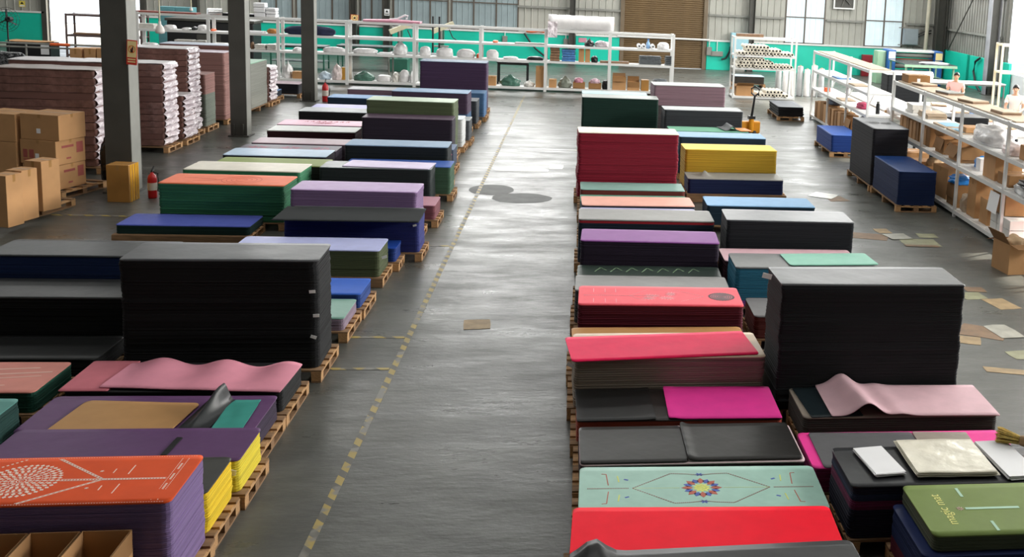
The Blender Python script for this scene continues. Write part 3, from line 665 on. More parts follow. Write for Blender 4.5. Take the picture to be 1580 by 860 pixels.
# coral mat: grey medallion and fine lines
m = MB()
for r_ in (.035, .06, .085, .11, .135): ring(m, .70, 0, r_, .019, 36)
petals(m, .70, 0, .13, .155, 28, .9); petals(m, .70, 0, 0, .03, 8, .8)
ink('R17', 'medallion_print', m, INKG)
m = MB(); INKP = M('ink_pale_pink', 'ef9aa0', .6, .05, 5)
for s in (-1, 1):
    lines(m, dashed((-.86, s*.006), (-.15, s*.006), 30, .8), .005)
    pts = [(-.35, 0), (-.15, s*.22), (.15, s*.25), (.50, 0)]
    for a, c in zip(pts, pts[1:]): lines(m, dashed(a, c, 14, .7), .007)
    for xx in (-.75, -.62, -.50): lines(m, [((xx, s*.12), (xx, s*.26))], .007)
for i in range(8): petals(m, -.08+.16*(i % 2)+RNG.uniform(-.1, .1), RNG.uniform(-.1, .1), 0, .07, 9, .6)
ink('R17', 'line_print', m, INKP)
# olive mat lettering and mandala
def text(s, size, mat, name, parent, loc, rz=0, ext=.001, rx=0):
    cu = bpy.data.curves.new('text', 'FONT'); cu.body = s; cu.size = size; cu.extrude = ext; cu.align_x = 'CENTER'; cu.align_y = 'CENTER'
    o = bpy.data.objects.new('text', cu); C.objects.link(o); bpy.context.view_layer.update()
    me = bpy.data.meshes.new_from_object(o.evaluated_get(bpy.context.evaluated_depsgraph_get())); bpy.data.objects.remove(o)
    me.materials.clear(); me.materials.append(mat); q = bpy.data.objects.new(name, me); C.objects.link(q)
    q.parent = parent; q.location = loc; q.rotation_euler = (rx, 0, rz); return q
tmo = STK['R20'][8]
text('magic mat', .105, M('ink_gold', 'd9d878', .5, .03, 5), 'lettering', tmo, (-.72, .0, .0095), R(90))
m = MB(); petals(m, -.60, .0, .004, .03, 8, .5); ink('R20', 'star_print', m, M('ink_pink', 'e2b8b0', .6, .03, 5), .0095)
m = MB(); lines(m, [((-.56, .0), (-.16, .0))], .028)
lines(m, [((-.52, .17), (-.52, .30)), ((-.44, -.31), (-.44, -.18))], .022); ink('R20', 'line_print', m, INKT, .0095)
m = MB()
for r0, r1, n in ((.0, .05, 8), (.05, .10, 14), (.10, .15, 20), (.15, .20, 26), (.20, .23, 32)): petals(m, .14, 0, r0, r1, n, .75)
ink('R20', 'mandala_print', m, M('ink_silver', 'bdb9b0', .5, .1, 30), .0095)
# coral orange rings, red letters, floral print, painted sunlight streaks, dark pattern
m = MB()
for r_ in (.08, .15, .22, .29): ring(m, .18, 0, r_, .012, 40)
lines(m, [((-.7, .1), (-.2, .02)), ((-.5, -.15), (-.1, -.02))], .01); ink('L24', 'ring_print', m, M('ink_orange', 'd9573a', .6, .05, 5), .009)
tm2 = STK['L210'][8]; m = MB(); INKC = M('ink_crimson', 'b02a4a', .6, .05, 5)
for i in range(9):
    xx = -.55+.13*i; lines(m, [((xx, .12), (xx+.05, .27)), ((xx+.06, .12), (xx+.05, .27)), ((xx, .20), (xx+.09, .20))], .022)
petals(m, .05, -.05, .0, .13, 14, .5, sx=2.); ink('L210', 'lettering_print', m, INKC, .009)
m = MB()
for xx in (-.6, 0, .6): petals(m, xx, 0, .03, .17, 9, .6, sx=1.4)
ink('L28', 'floral_print', m, M('ink_wine', '9a4060', .6, .1, 5), .009)
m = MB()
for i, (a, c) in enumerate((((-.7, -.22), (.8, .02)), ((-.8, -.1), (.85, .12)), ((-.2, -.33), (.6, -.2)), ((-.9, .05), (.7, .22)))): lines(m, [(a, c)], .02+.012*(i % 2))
ink('L21', 'painted_sun_streaks', m, M('sun_streak_blush', 'edbcae', .6, .05, 5), .009)  # pale streaks of sunlight, painted as flat bars on the salmon mat
m = MB()
for i in range(7): lines(m, [((-.7+.2*i, .05), (-.62+.2*i, .25)), ((-.62+.2*i, .25), (-.55+.2*i, .12))], .012)
ink('R18b', 'leaf_print', m, M('ink_green', '7f9a78', .6, .05, 5), .009)
# ------------------------------------------------------------------ cartons
def carton(label, x, y, z, w_, d, h, rz=0, open_=False, flaps=(110, 110, 60, 70), tape=True, mat=None, labels=0, name='cardboard_carton', marks=None, matin=None, group=None):
    mat = mat or CARD; t = thing(name, label, 'carton', (x, y, z), R(rz), group); k = .006
    if not open_:
        MB().span((-w_/2, -d/2, 0), (w_/2, d/2, h)).build('body', mat, t, bevel=.006)
        if tape:
            MB().span((-w_/2-.001, -.025, h*.86), (w_/2+.001, .025, h+.0015)).build('tape', TAPE, t)
            MB().span((-.025, -d/2-.001, h*.86), (.025, -d/2+.001, h*.999)).build('tape', TAPE, t)
        MB().span((-w_/2, -.003, h), (w_/2, .003, h+.001)).build('seam', CARDD, t)
    else:
        m = MB()
        for a, c in (((-w_/2, -d/2, 0), (w_/2, -d/2+k, h)), ((-w_/2, d/2-k, 0), (w_/2, d/2, h)), ((-w_/2, -d/2+k, 0), (-w_/2+k, d/2-k, h)), ((w_/2-k, -d/2+k, 0), (w_/2, d/2-k, h)), ((-w_/2+k, -d/2+k, 0), (w_/2-k, d/2-k, k))): m.span(a, c)
        m.build('body', mat, t)
        fl = min(w_, d)*.5
        for i, (px, py, ax, ln) in enumerate(((0, -d/2, 'f', w_), (0, d/2, 'b', w_), (-w_/2, 0, 'l', d), (w_/2, 0, 'r', d))):
            if flaps[i] is None: continue
            a = R(flaps[i]-90); o_ = {'f': (0, -1), 'b': (0, 1), 'l': (-1, 0), 'r': (1, 0)}[ax]
            dx, dy, dz = o_[0]*math.cos(a), o_[1]*math.cos(a), -math.sin(a)
            side = Vector((-o_[1], o_[0], 0))*(ln/2-.004); dr = Vector((dx, dy, dz))*fl; nn = side.cross(dr).normalized()*.003
            p0 = Vector((px, py, h)); vs = [p0-side, p0+side, p0+side*.97+dr, p0-side*.97+dr]
            MB().add([v-nn for v in vs]+[v+nn for v in vs], [(3, 2, 1, 0), (4, 5, 6, 7), (0, 1, 5, 4), (1, 2, 6, 5), (2, 3, 7, 6), (3, 0, 4, 7)]).build('flap', matin or CARDD, t)
    for i in range(labels): MB().box((w_*.28*(1 if i else -.1), -d/2-.002, h*.35), (.07, .003, .08)).build('label_sticker', PAPER, t)
    if marks:
        MB().span((-w_*.42, -d/2-.003, h*.15), (-w_*.1, -d/2-.0005, h*.2)).span((-w_*.42, -d/2-.003, h*.25), (-w_*.3, -d/2-.0005, h*.6)).span((-w_*.25, -d/2-.003, h*.25), (-w_*.12, -d/2-.0005, h*.6)).build('print', marks, t)['kind'] = 'stuff'
        MB().span((w_/2+.0005, -d*.3, h*.68), (w_/2+.003, d*.1, h*.78)).span((w_/2+.0005, d*.2, h*.4), (w_/2+.003, d*.42, h*.85)).span((w_/2+.0005, -d*.15, h*.2), (w_/2+.003, 0, h*.27)).build('print', marks, t)['kind'] = 'stuff'
    return t
MK = M('carton_red_ink', 'a05048', .7, .1, 9)
carton('open empty carton in the bottom left corner, middle of three', -3.135, 6.44, 0, .285, .36, .615, 1, True, (180, 180, 180, 180))
carton('open empty carton in the bottom left corner, rightmost of three', -2.835, 6.44, 0, .285, .36, .62, 1, True, (180, 180, 180, 180))
carton('open empty carton in the bottom left corner, leftmost of three', -3.435, 6.44, 0, .285, .36, .61, 1, True, (180, 180, 180, 180))
# big cartons at the left edge
pallet('pallet under the big cartons at the left edge', -10.1, -8.35, 18.95, 20.05, R(-14))
for lab, x, y, z, w_, d, h, rz, lb, mk in (
  ('bottom big carton with red print at the left edge', -8.85, 19.3, .13, .66, .62, .41, -16, 0, MK),
  ('middle big carton with red print, second from the floor', -8.86, 19.3, .545, .68, .64, .41, -18, 1, MK),
  ('top big carton with a white sticker on the stack beside the column', -8.84, 19.3, .96, .70, .62, .43, -15, 1, None),
  ('lower big carton behind the tall narrow cartons at the left edge', -9.60, 19.46, .13, .68, .6, .76, -14, 0, None),
  ('upper big carton with a white sticker at the very left edge', -9.60, 19.46, .895, .70, .6, .47, -14, 1, None)):
    carton(lab, x, y, z, w_, d, h, rz, labels=lb, marks=mk)
pallet('pallet under the three tall narrow cartons', -9.3, -8.25, 17.0, 18.45, R(-12))
for lab, px, py, rz in (('leftmost tall narrow carton by the left edge', 13, 352, -15), ('middle tall narrow carton by the left edge', 37, 342, -15), ('rightmost tall narrow carton in front of the big cartons', 67, 327, -20)):
    p = atz(px, py, .13); w_, d_ = (.26, .3) if px < 50 else (.3, .34); a = R(rz)
    carton(lab, p.x-w_/2*math.cos(a)-d_/2*math.sin(a), p.y-w_/2*math.sin(a)+d_/2*math.cos(a), .13, w_, d_, .78 if px > 50 else .76, rz)
CARDO = M('carton_ochre', 'a9793c', .4, .15, 3)
t = carton('single tall carton wrapped in yellow tape at the foot of the column', -7.58, 18.82, 0, .36, .34, .63, -3, mat=CARDO)
for yy in (-.12, -.03, .06, .13): MB().span((.181, yy, 0), (.183, yy+.05, .63)).build('tape', M('yellow_tape', 'd09a2a', .25, .1, 5), t)
def blob(name, label, cat, x, y, z, rx, ry, rz_, mat, seed=0, amp=.25, knot=False, freq=2.2, flat=True, group=None):
    bm_ = bmesh.new(); bmesh.ops.create_icosphere(bm_, subdivisions=4, radius=1)
    for v in bm_.verts:
        n = v.co.normalized(); k = 1+amp*noise.noise(n*freq+Vector((seed*3.1, seed, 0)))+amp*.5*noise.turbulence(n*freq*2.2+Vector((seed, 0, seed*1.7)), 3, True)*.6
        c = n*(k+amp*.35*(abs(noise.noise(n*5.3+Vector((seed*1.3, 2, seed))))-.25))
        if not knot: c = Vector([math.copysign(abs(q)**.78, q) for q in c])
        if knot and n.z > .75: c.x *= 1-(n.z-.75)*2.6; c.y *= 1-(n.z-.75)*2.6; c.z *= 1+(n.z-.75)*1.2
        if flat and c.z < -.55: c.z = -.55
        v.co = Vector((c.x*rx, c.y*ry, c.z*rz_))
    zmin = min(v.co.z for v in bm_.verts)
    me = bpy.data.meshes.new(name); bm_.to_mesh(me); bm_.free()
    o = link(me, name, mat, None, (x, y, z-zmin), 0, True); return tag(o, label, cat, group)
blob('wrapped_bundle', 'black plastic-wrapped bundle between the cartons and the column', 'bundle', -8.22, 20.35, 0, .28, .3, .62, M('black_film', '111214', .2, .2, 5, .6, bscale=9), 4, .2)
loose('loose cardboard flap leaning by the fire extinguisher', ((214, 262), (226, 272), (226, 268), (216, 258)), .3, 'c8b49a', None, r=.004, name='cardboard_scrap', cat='cardboard') if False else None
# fire extinguishers
def extinguisher(label, x, y, s=1.):
    t = thing('fire_extinguisher', label, 'extinguisher', (x, y, 0))
    MB().lathe([(.068*s, 0), (.072*s, .02*s), (.072*s, .34*s), (.06*s, .39*s), (.03*s, .42*s), (.022*s, .45*s)], n=18).build('cylinder', RED, t, smooth=True)
    MB().span((-.012, -.02, .44*s), (.012, .07*s, .47*s)).bar((0, -.01, .47*s), (0, .09*s, .53*s), .02).build('valve_lever', BLACK, t)
    MB().tube([(.02, 0, .45*s), (.09*s, 0, .43*s), (.1*s, 0, .3*s), (.085*s, 0, .12*s)], .011*s).build('hose', BLACK, t)
    MB().lathe([(.0735*s, .14*s), (.0735*s, .27*s)], n=18).build('label_band', M('ext_label', 'd9d0c4', .5, .1, 9), t)
extinguisher('red fire extinguisher on the floor beside the taped carton', -7.2, 19.05)
extinguisher('red fire extinguisher at the foot of the far column', -7.48, 32.75, 1.25)
def ystack(key, label, xl, yf, h, w_, L, top, side, **k):
    return stack(key, label, xl+w_/2-L/2, yf+L/2-w_/2, h, w_, 90, top, side, L=L, **k)
# ------------------------------------------------------------------ tall brown bagged stacks at the left
BRN = M('brown_mat_pack', '6d4c46', .5, .2, zl=60, spec=.5); BRNW = M('brown_pack_film', '75554e', .25, .25, 7, .35, bscale=8)
def crumple(w_, d, h, seed):
    rr = random.Random(seed); m = MB(); ny, nz = 9, 5; vs = []; fs = []
    for j in range(nz+1):
        for i in range(ny+1):
            u, v = i/ny, j/nz; bul = math.sin(math.pi*v)**.7*(.6+.4*math.sin(math.pi*u))
            vs.append((w_*bul*rr.uniform(.5, 1.), (u-.5)*d*(1-.04*v)+rr.uniform(-.012, .012), h*v+rr.uniform(-.25, .25)*h*.35*(0 < j < nz)))
    for j in range(nz):
        for i in range(ny): a = j*(ny+1)+i; fs.append((a, a+1, a+ny+2, a+ny+1))
    return m.add(vs, fs)
CR = []
for i in range(4):
    me = crumple(.11, .74, .17, 50+i).mesh('wrap_end'); me.materials.append(FILM); CR.append(me)
PK = []
for i in range(3):
    s_ = i*9.1
    me = sheet(1.75, .74, .05, .118, lambda x, y: .008*noise.noise(Vector((x*3+s_, y*3, s_)))-.0*x, 16, 5).mesh('mat_bundle')
    me.materials.append(BRNW if i else BRN); CRm = me; PK.append(me)
def bagged(label, xr, yf, ztop, n, sag=0, wrap=True, topc='d9d3d4', rot=0):
    t = thing('bagged_stack', label, 'mat stack', (xr-.9, yf+.37, .146), R(rot)); hh = (ztop-.146)/n
    for i in range(n):
        dx, dy = RNG.uniform(-.02, .02), RNG.uniform(-.02, .02)
        b_ = shared(PK[RNG.randrange(3)], 'mat_bundle', t, (dx, dy, i*hh), (0, RNG.uniform(-.004, .004), RNG.uniform(-.01, .01)), (1, 1, hh*.96/.118))
        if wrap: shared(CR[RNG.randrange(4)], 'wrap_end', b_, (.85, 0, 0), None, (RNG.uniform(.8, 1.5), 1, 1/1.1*hh/.17/(hh*.96/.118)*1.25))
    tp = sheet(1.76, .75, .05, .01, lambda x, y: .02*max(0, noise.noise(Vector((x*2+n, y*3, 2)))), 16, 6).build('top_cover', M('top_film_'+topc, topc, .3, .08, 5, .3), t, (0, 0, n*hh), smooth=True)
    pallet('pallet beneath the '+' '.join(label.split()[:11]), xr-1.82, xr+.05, yf-.03, yf+.79)
    return t
bagged('widest bagged brown stack behind the big cartons at the left edge', -8.85, 21.0, 1.93, 13, topc='8d7c74')
bagged('bagged brown stack with a white top just behind the widest one', -9.1, 22.05, 1.98, 13)
bagged('bagged brown stack right of the near column, white ruffled end', -8.55, 23.42, 1.86, 13)
bagged('short bagged stack with a white ruffled end, lowest of the bagged ones', -8.52, 24.4, 1.08, 8)
bagged('tallest bagged brown stack behind the short white-ended one', -8.72, 25.35, 2.02, 15, topc='d5cfd0')
stack('X1', 'grey green stack with dusty pink upper layers among the bagged stacks', -10.55, 26.35, 1.36, .72, 0, 'a98a86', ['6f766c', '8f6a64'], bands=(.62,), t=.02)
stack('X2', 'tall dusty pink stack with a pale lilac top left of the middle column', -10.5, 27.6, 1.78, .74, 0, 'c9bcc8', '94706a', t=.022, jit=.01)
stack('X3', 'tall dusty pink stack with a pale blue top farther back', -10.5, 28.5, 1.88, .74, 0, 'b3bccc', '86625c', t=.022, jit=.01)
ystack('X4', 'grey stack with a green top mat between the two far columns', -9.4, 29.4, 1.33, .74, 1.75, '6f9a80', '85867f')
bagged('narrow bagged pinkish stack behind the grey green-topped stack', -8.62, 31.25, 1.1, 8)
stack('X5', 'low mauve mat stack on a pallet near the far column', -10.2, 33.3, .42, .8, 0, 'a58f97', '2f3035')
stack('X6', 'low blue mat stack behind the far column', -10.6, 32.3, .3, .7, 0, '5a7fae', '2a3340')
for k in ('X1', 'X2', 'X3', 'X4', 'X5', 'X6'):
    o, x, y, h, L, D, rot, z0, tm = STK[k]; pallet('pallet beneath the '+' '.join(o['label'].split()[:11]), x-L/2-.03, x+L/2+.05, y-D/2-.03, y+D/2+.03, R(rot) if rot == 90 else 0)
blob('wrapped_bundle', 'black plastic-wrapped bundle on top behind the widest bagged stack', 'bundle', -11.75, 23.6, 0, .85, .36, 1.28, M('black_film'), 9, .12, freq=1.6)
# ------------------------------------------------------------------ white shelving across the back
def rack(name, label, axis, a0, bays, bw, f0, depth, levels, boards=(True,)*6, mat=None, braces=False, boardm=None, uw=.03):
    """bays along axis ('x' or 'y') from a0; front plane at f0, going back by depth"""
    mat = mat or RACKW; n = bays; P = lambda a, f, z: (a, f, z) if axis == 'x' else (f, a, z)
    t = thing(name, label, 'shelving', P(a0+n*bw/2, f0+depth/2, 0)); org = Vector(t.location)
    def prt(nm, a, b_, m_=None):
        a, b_ = Vector(a)-org, Vector(b_)-org; return piece(nm, m_ or mat, t, (a+b_)/2, [abs(q) for q in (b_-a)])
    top = levels[-1]
    for i in range(n+1):
        for f in (f0, f0+depth-.05):
            a = a0+i*bw; prt('upright', P(a-uw, f, 0), P(a+uw, f+.05, top+.02))
        if axis == 'y' or i in (0, n):
            for z in levels: prt('end_rail', P(a0+i*bw-.02, f0+.05, z-.05), P(a0+i*bw+.02, f0+depth-.05, z))
    for i in range(n):
        s, e_ = a0+i*bw+.03, a0+(i+1)*bw-.03
        for j, z in enumerate(levels):
            for f in (f0+.005, f0+depth-.04): prt('beam', P(s, f, z-.07), P(e_, f+.035, z))
            if boards[j]: prt('shelf_board', P(s, f0+.04, z-.02), P(e_, f0+depth-.04, z+.004), boardm or mat)
        if braces:
            for z0_, z1_ in ((levels[1]+.02, levels[2]-.1), (levels[0]+.1, levels[1]-.1)):
                MB().bar(Vector(P(s, f0+depth-.02, z0_))-org, Vector(P(s+.55, f0+depth-.02, z1_))-org, .03).build('brace', mat, t)
                MB().bar(Vector(P(e_, f0+depth-.02, z0_))-org, Vector(P(e_-.55, f0+depth-.02, z1_))-org, .03).build('brace', mat, t)
    return t
BW = 2.2; BX0 = -14.44; BZ = (.13, 1.06, 1.61, 2.14)
rack('shelving', 'long white shelving running across the back of the hall', 'x', BX0, 8, BW, 37.4, .62, BZ, (True, True, True, False), uw=.05)
YS = 37.68
def bx(px, py): return aty(px, py, YS).x
def bag(label, px0, px1, py0, lvl, mat=None, knot=True, d=.2, seed=None, amp=.22, cat='bag', name='plastic_bag', x=None):
    z = BZ[lvl]+.006; x0, x1 = bx(px0, py0), bx(px1, py0); h = max(.08, aty((px0+px1)/2, py0, YS).z-z)
    return blob(name, label, cat, (x0+x1)/2, YS+.03, z, (x1-x0)/2*.92, d, h/1.55*(.82 if knot else .95), mat or BAGW, seed if seed is not None else px0*.37, amp, knot)
def scart(label, px0, px1, py0, lvl, open_=False, d=.36, y=YS, mat=None, **k):
    z = BZ[lvl]+.006; x0, x1 = bx(px0, py0), bx(px1, py0); h = aty((px0+px1)/2, py0, YS).z-z
    return carton(label, (x0+x1)/2, y, z, x1-x0-.01, d, max(.06, h), 0, open_, mat=mat, **k)
def pack(label, px0, px1, py0, lvl, n, mat, cat='packages', d=.36, name='paper_pack', gap=.9):
    z = BZ[lvl]+.006; x0, x1 = bx(px0, py0), bx(px1, py0); h = max(.05, aty((px0+px1)/2, py0, YS).z-z)
    t = thing(name, label, cat, ((x0+x1)/2, YS, z)); w_ = x1-x0
    for i in range(n):
        MB().box((RNG.uniform(-.01, .01), RNG.uniform(-.01, .01), h*(i+.5)/n), (w_*RNG.uniform(.94, 1), d, h/n*gap), RNG.uniform(-.05, .05)).build('pack', mat, t, bevel=min(.02, h/n*.3))
    return t
PKW = M('wrapped_pack', 'ddd9d2', .35, .1, 9, .3, bscale=14); GREYI = M('grey_goods', '6d7276', .6, .3, 12)
NAVY = M('navy_cloth', '1c2440', .8, .2, 6, .4); DBOX = M('brown_goods', '8a6a50', .7, .2, 10); BLUEP = M('blue_goods', '4f7fb8', .4, .3, 14, .3)
ORNG = M('orange_goods', 'e0602a', .5, .1, 6)
# top of the shelving
t = thing('film_roll', 'big roll of clear plastic film lying on top of the white shelving', 'film roll', (bx(897, 40), YS, BZ[3]))
LR = bx(947, 40)-bx(846, 40)
m = MB()
for i in range(13): pass
prof = [(Vector((-LR/2+LR*i/14, 0, .27)), .25+.008*math.sin(i*2.1)) for i in range(15)]
m.tube([p for p, _ in prof], [r for _, r in prof], 26); m.build('roll', M('film_roll_mat', 'efecec', .25, .04, 3, .35, alpha=.95, bscale=5), t, smooth=True)
MB().tube([(-LR/2-.02, 0, .27), (LR/2+.02, 0, .27)], .05, 12).build('core', CARD, t)
o = sheet(.32, .55, .01, .004, lambda x, y: .05*noise.noise(Vector((x*7, y*7, 1))), 10, 14).build('loose_end', FILM, t, (-LR/2+.15, -.33, .02)); o.rotation_euler = (R(82), 0, R(8))
PINK = M('pink_goods', 'c98a9c', .5, .1, 5)
t = thing('rolled_mat', 'flattened pink mat roll lying on top of the white shelving', 'mat', (bx(606, 32), YS, BZ[3]+.012))
m = sheet(bx(650, 32)-bx(562, 32), .5, .03, .06, lambda x, y: .05*(1-(y/.26)**2)*(1-abs(x)/1.2)); m.build('roll', PINK, t, smooth=True)
MB().tube([(-.1, 0, .1), (.15, 0, .13), (.4, 0, .26), (.5, 0, .24), (.45, 0, .13)], .03).build('strap', PAPER, t)
for lab, a, c, y0 in (('white paper pack with a blue edge on top of the shelving', 393, 411, 4), ('shorter white paper pack next to the blue-edged one', 412, 428, 12)): pack(lab, a, c, y0, 3, 3, PAPER, name='paper_pack')
t = thing('foil_duct', 'short silver duct lying on top of the white shelving', 'duct', (bx(331, 18), YS, BZ[3]), R(30))
m = MB(); m.tube([(-.22+.44*i/22, 0, .115) for i in range(23)], [.105+.008*(i % 2) for i in range(23)], 18); m.build('tube', M('foil', 'c9c9c9', .25, .1, 8, metal=.9), t)
MB().tube([(.2, 0, .115), (.235, 0, .115)], .085, 16).build('dark_end', BLACK, t)
tag(MB().span((0, -.2, 0), (1.0, .2, .09)).build('black_plank', BLACK, None, (bx(346, 20), YS, BZ[3])), 'flat black board lying along the top of the shelving', 'board')
tag(MB().span((0, -.2, 0), (1.9, .2, .05)).build('red_plank', M('red_brown', '8a4a40', .6, .1, 5), None, (bx(212, 16), YS, BZ[3])), 'red brown board on the left end of the shelving top', 'board')
# second shelf from the top
pack('pile of white wrapped packs at the left end of the upper shelf', 214, 241, 36, 2, 4, PKW)
bag('crumpled white bag on the upper shelf behind the hanging lamp', 253, 271, 38, 2, knot=False)
bag('small white bag lying flat on the upper shelf', 281, 295, 43, 2, knot=False)
bag('white bag beside the black one on the upper shelf', 305, 321, 38, 2, knot=False)
bag('small black bag on the upper shelf left of the first wide post', 297, 303, 41, 2, BLACK, False)
bag('little orange bundle beside the shelving post', 326, 332, 45, 2, ORNG, False, amp=.1)
bag('tan fur-like bundle on the upper shelf', 412, 429, 44, 2, M('tan_bundle', 'b98048', .9, .3, 9, .4), False)
tag(MB().span((0, -.22, 0), (.6, .22, .05)).build('white_board', PAPER, None, (bx(384, 50)-.1, YS, BZ[2]+.006)), 'white board lying on the upper shelf left of the tan bundle', 'board')
t = blob('cloth_bag', 'long navy cloth bag on the upper shelf behind the far column', 'bag', bx(479, 48), YS, BZ[2]+.006, .82, .2, .2, NAVY, 3, .12)
tag(MB().span((0, -.2, 0), (2.0, .2, .03)).build('white_board', PAPER, None, (bx(536+8, 56), YS, BZ[2]+.006)), 'long white board on the upper shelf under the pink roll', 'board')
bag('orange ball of cloth on the upper shelf', 760, 769, 62, 2, ORNG, False, amp=.08)
tag(MB().span((0, -.2, 0), (1.0, .2, .035)).build('grey_board', STEELG, None, (bx(795, 66), YS, BZ[2]+.006)), 'thin grey board lying on the upper shelf', 'board')
bag('black bag with raised ends on the upper shelf', 902, 917, 60, 2, BLACK, True, amp=.3)
bag('rounded clear white bag on the upper shelf near the shutter', 917, 941, 63, 2, FILM, False)
for i, (px, lab) in enumerate(((986, 'leftmost white paper roll on the upper shelf by the shutter'), (993, 'second white paper roll on the upper shelf by the shutter'), (1007, 'third white paper roll on the upper shelf by the shutter'))):
    t = thing('paper_roll', lab, 'paper roll', (bx(px, 72), 37.45, BZ[2]+.006))
    MB().cyl((0, 0, .085), (0, .5, .085), .074, n=18).build('roll', PAPER, t, smooth=False); MB().cyl((0, -.003, .085), (0, .01, .085), .03, n=12).build('core_hole', BLACK, t)
t = thing('spray_bottle', 'blue plastic bottle between the white paper rolls', 'bottle', (bx(1000, 70), YS, BZ[2]+.006))
MB().lathe([(.06, 0), (.065, .02), (.065, .2), (.03, .25), (.03, .3)], n=14).build('body', M('blue_bottle', '8fb4dc', .3, .1, 5), t, smooth=True); MB().lathe([(.035, .3), (.035, .34)], n=12).build('cap', BLUEP, t)
bag('crumpled white bag at the right end of the upper shelf', 1014, 1033, 65, 2, knot=False)
# middle shelf
pack('white wrapped packs on the middle shelf beside the post', 271, 300, 61, 1, 4, PKW); pack('second pile of white packs on the middle shelf', 303, 321, 62, 1, 4, PKW)
bag('flat white bag at the left end of the middle shelf', 219, 243, 70, 1, knot=False); pack('row of small boxes on the middle shelf behind the middle column', 328, 350, 66, 1, 2, PKW)
pack('white packs on the middle shelf right of the brown jar', 395, 412, 68, 1, 3, PKW); pack('white packs under the crumpled paper on the middle shelf', 413, 428, 68, 1, 3, PKW)
bag('brown jar-shaped bundle at the left end of a middle shelf bay', 386, 392, 64, 1, DBOX, False, amp=.05, d=.08)
bag('white bag behind the far column on the middle shelf', 452, 467, 73, 1, knot=False)
bag('flat white sack with a blue mark on the middle shelf', 497, 534, 72, 1, knot=False, amp=.08); bag('flat white sack on the middle shelf beside the green machine', 543, 584, 74, 1, knot=False, amp=.08)
tag(MB().span((0, -.2, 0), (.4, .2, .05)).build('white_board', PAPER, None, (bx(585, 80), YS, BZ[1]+.006)), 'flat white pack on the middle shelf beside the upright bag', 'board')
bag('upright white bag on the middle shelf, tallest of them', 606, 629, 63, 1, amp=.2)
for i, (a, c, y0, lab) in enumerate(((647, 665, 71, 'small square white bag, leftmost of four on the middle shelf'), (672, 700, 73, 'wide white bag, second of four on the middle shelf'), (704, 734, 75, 'wide white bag, third of four on the middle shelf'), (750, 770, 76, 'square white bag right of the shelving post'))): bag(lab, a, c, y0, 1, knot=False, amp=.12)
bag('small red bundle beside the third wide white bag', 735, 741, 82, 1, ORNG, False, amp=.1)
bag('white cloth lying flat on the middle shelf over the black table', 776, 800, 87, 1, knot=False)
bag('black cloth with a white fold on the middle shelf', 812, 840, 87, 1, BLACK, False)
pack('pile of brown boards on the middle shelf right of the post', 849, 864, 73, 1, 5, DBOX); pack('big blue wrapped bundle on the middle shelf', 867, 888, 76, 1, 5, BLUEP)
scart('upright carton on the middle shelf beside the blue bundle', 893, 902, 74, 1); scart('second upright carton on the middle shelf beside the blue bundle', 903, 911, 74, 1)
bag('small black camera-like bundle on the middle shelf', 912, 923, 86, 1, BLACK, False)
tag(MB().span((0, -.2, 0), (1.0, .2, .06)).build('brown_board', DBOX, None, (bx(926, 92), YS, BZ[1]+.006)), 'long brown board on the middle shelf near the shutter', 'board')
pack('pile of grey pouches with a yellow one on top, middle shelf', 986, 1021, 86, 1, 6, GREYI, gap=.7); pack('short pile of grey pouches at the right end of the middle shelf', 1026, 1038, 86, 1, 5, GREYI, gap=.7)
# bottom shelf
bag('white bag leaning at the post on the bottom shelf', 437, 451, 95, 0); scart('low wide carton on the bottom shelf behind the far column', 453, 470, 110, 0)
bag('blue and white bag on the bottom shelf right of the far column', 491, 511, 109, 0, M('pale_blue_bag', 'c3d5e4', .3, .15, 6, .5, bscale=9)); o = bag('upright white bag with red marks on the bottom shelf', 511, 529, 98, 0, M('white_red_bag', 'ecdcda', .3, .12, 9, .4))
tag(MB().span((-.06, -.1, 0), (.12, .1, .42)).build('yellow_box', M('ochre_goods', 'c09038', .5, .1, 6), None, (bx(530, 104), YS+.1, BZ[0]+.006)), 'ochre box behind the white bag with red marks', 'box')
bag('dark green bag on the bottom shelf beside the white bags', 545, 578, 109, 0, BAGG, True); bag('wide white bag with black print on the bottom shelf', 580, 605, 115, 0, knot=False, amp=.12); bag('pale bag behind the wide printed one on the bottom shelf', 605, 616, 111, 0, PKW, False)
bag('rounded white bag left of the tall plum stack, bottom shelf', 616, 632, 107, 0, amp=.1, knot=False); bag('thin white bag right of the rounded one', 632, 639, 109, 0, amp=.1)
scart('small carton right of the tall plum stack on the bottom shelf', 753, 766, 117, 0); bag('large green knotted bag under the black table, bottom shelf', 771, 804, 115, 0, BAGG, True); bag('white round bag beside the tall narrow carton', 808, 825, 124, 0, PKW)
scart('tall narrow carton at the shelving post on the bottom shelf', 827, 841, 102, 0); scart('small carton right of the shelving post on the bottom shelf', 847, 859, 122, 0)
bag('olive green knotted bag on the bottom shelf', 861, 883, 117, 0, BAGO, True); scart('open carton with cloth on the bottom shelf, left of two', 884, 903, 127, 0, True, flaps=(165, None, None, None)); scart('open carton with cloth on the bottom shelf, right of two', 908, 928, 128, 0, True, flaps=(165, None, None, None))
blob('cloth_pile', 'pink patterned cloth heaped in the left open carton', 'cloth', bx(893, 122), YS, BZ[0]+.2, .15, .14, .11, PINK, 3, .3); blob('cloth_pile', 'pink and white cloth heaped in the right open carton', 'cloth', bx(918, 122), YS, BZ[0]+.2, .17, .14, .1, M('pink_white_cloth', 'd9b8c4', .7, .3, 9, .4), 6, .3)
bag('black bag in the corner of the bottom shelf bay', 929, 940, 123, 0, BLACK, False)
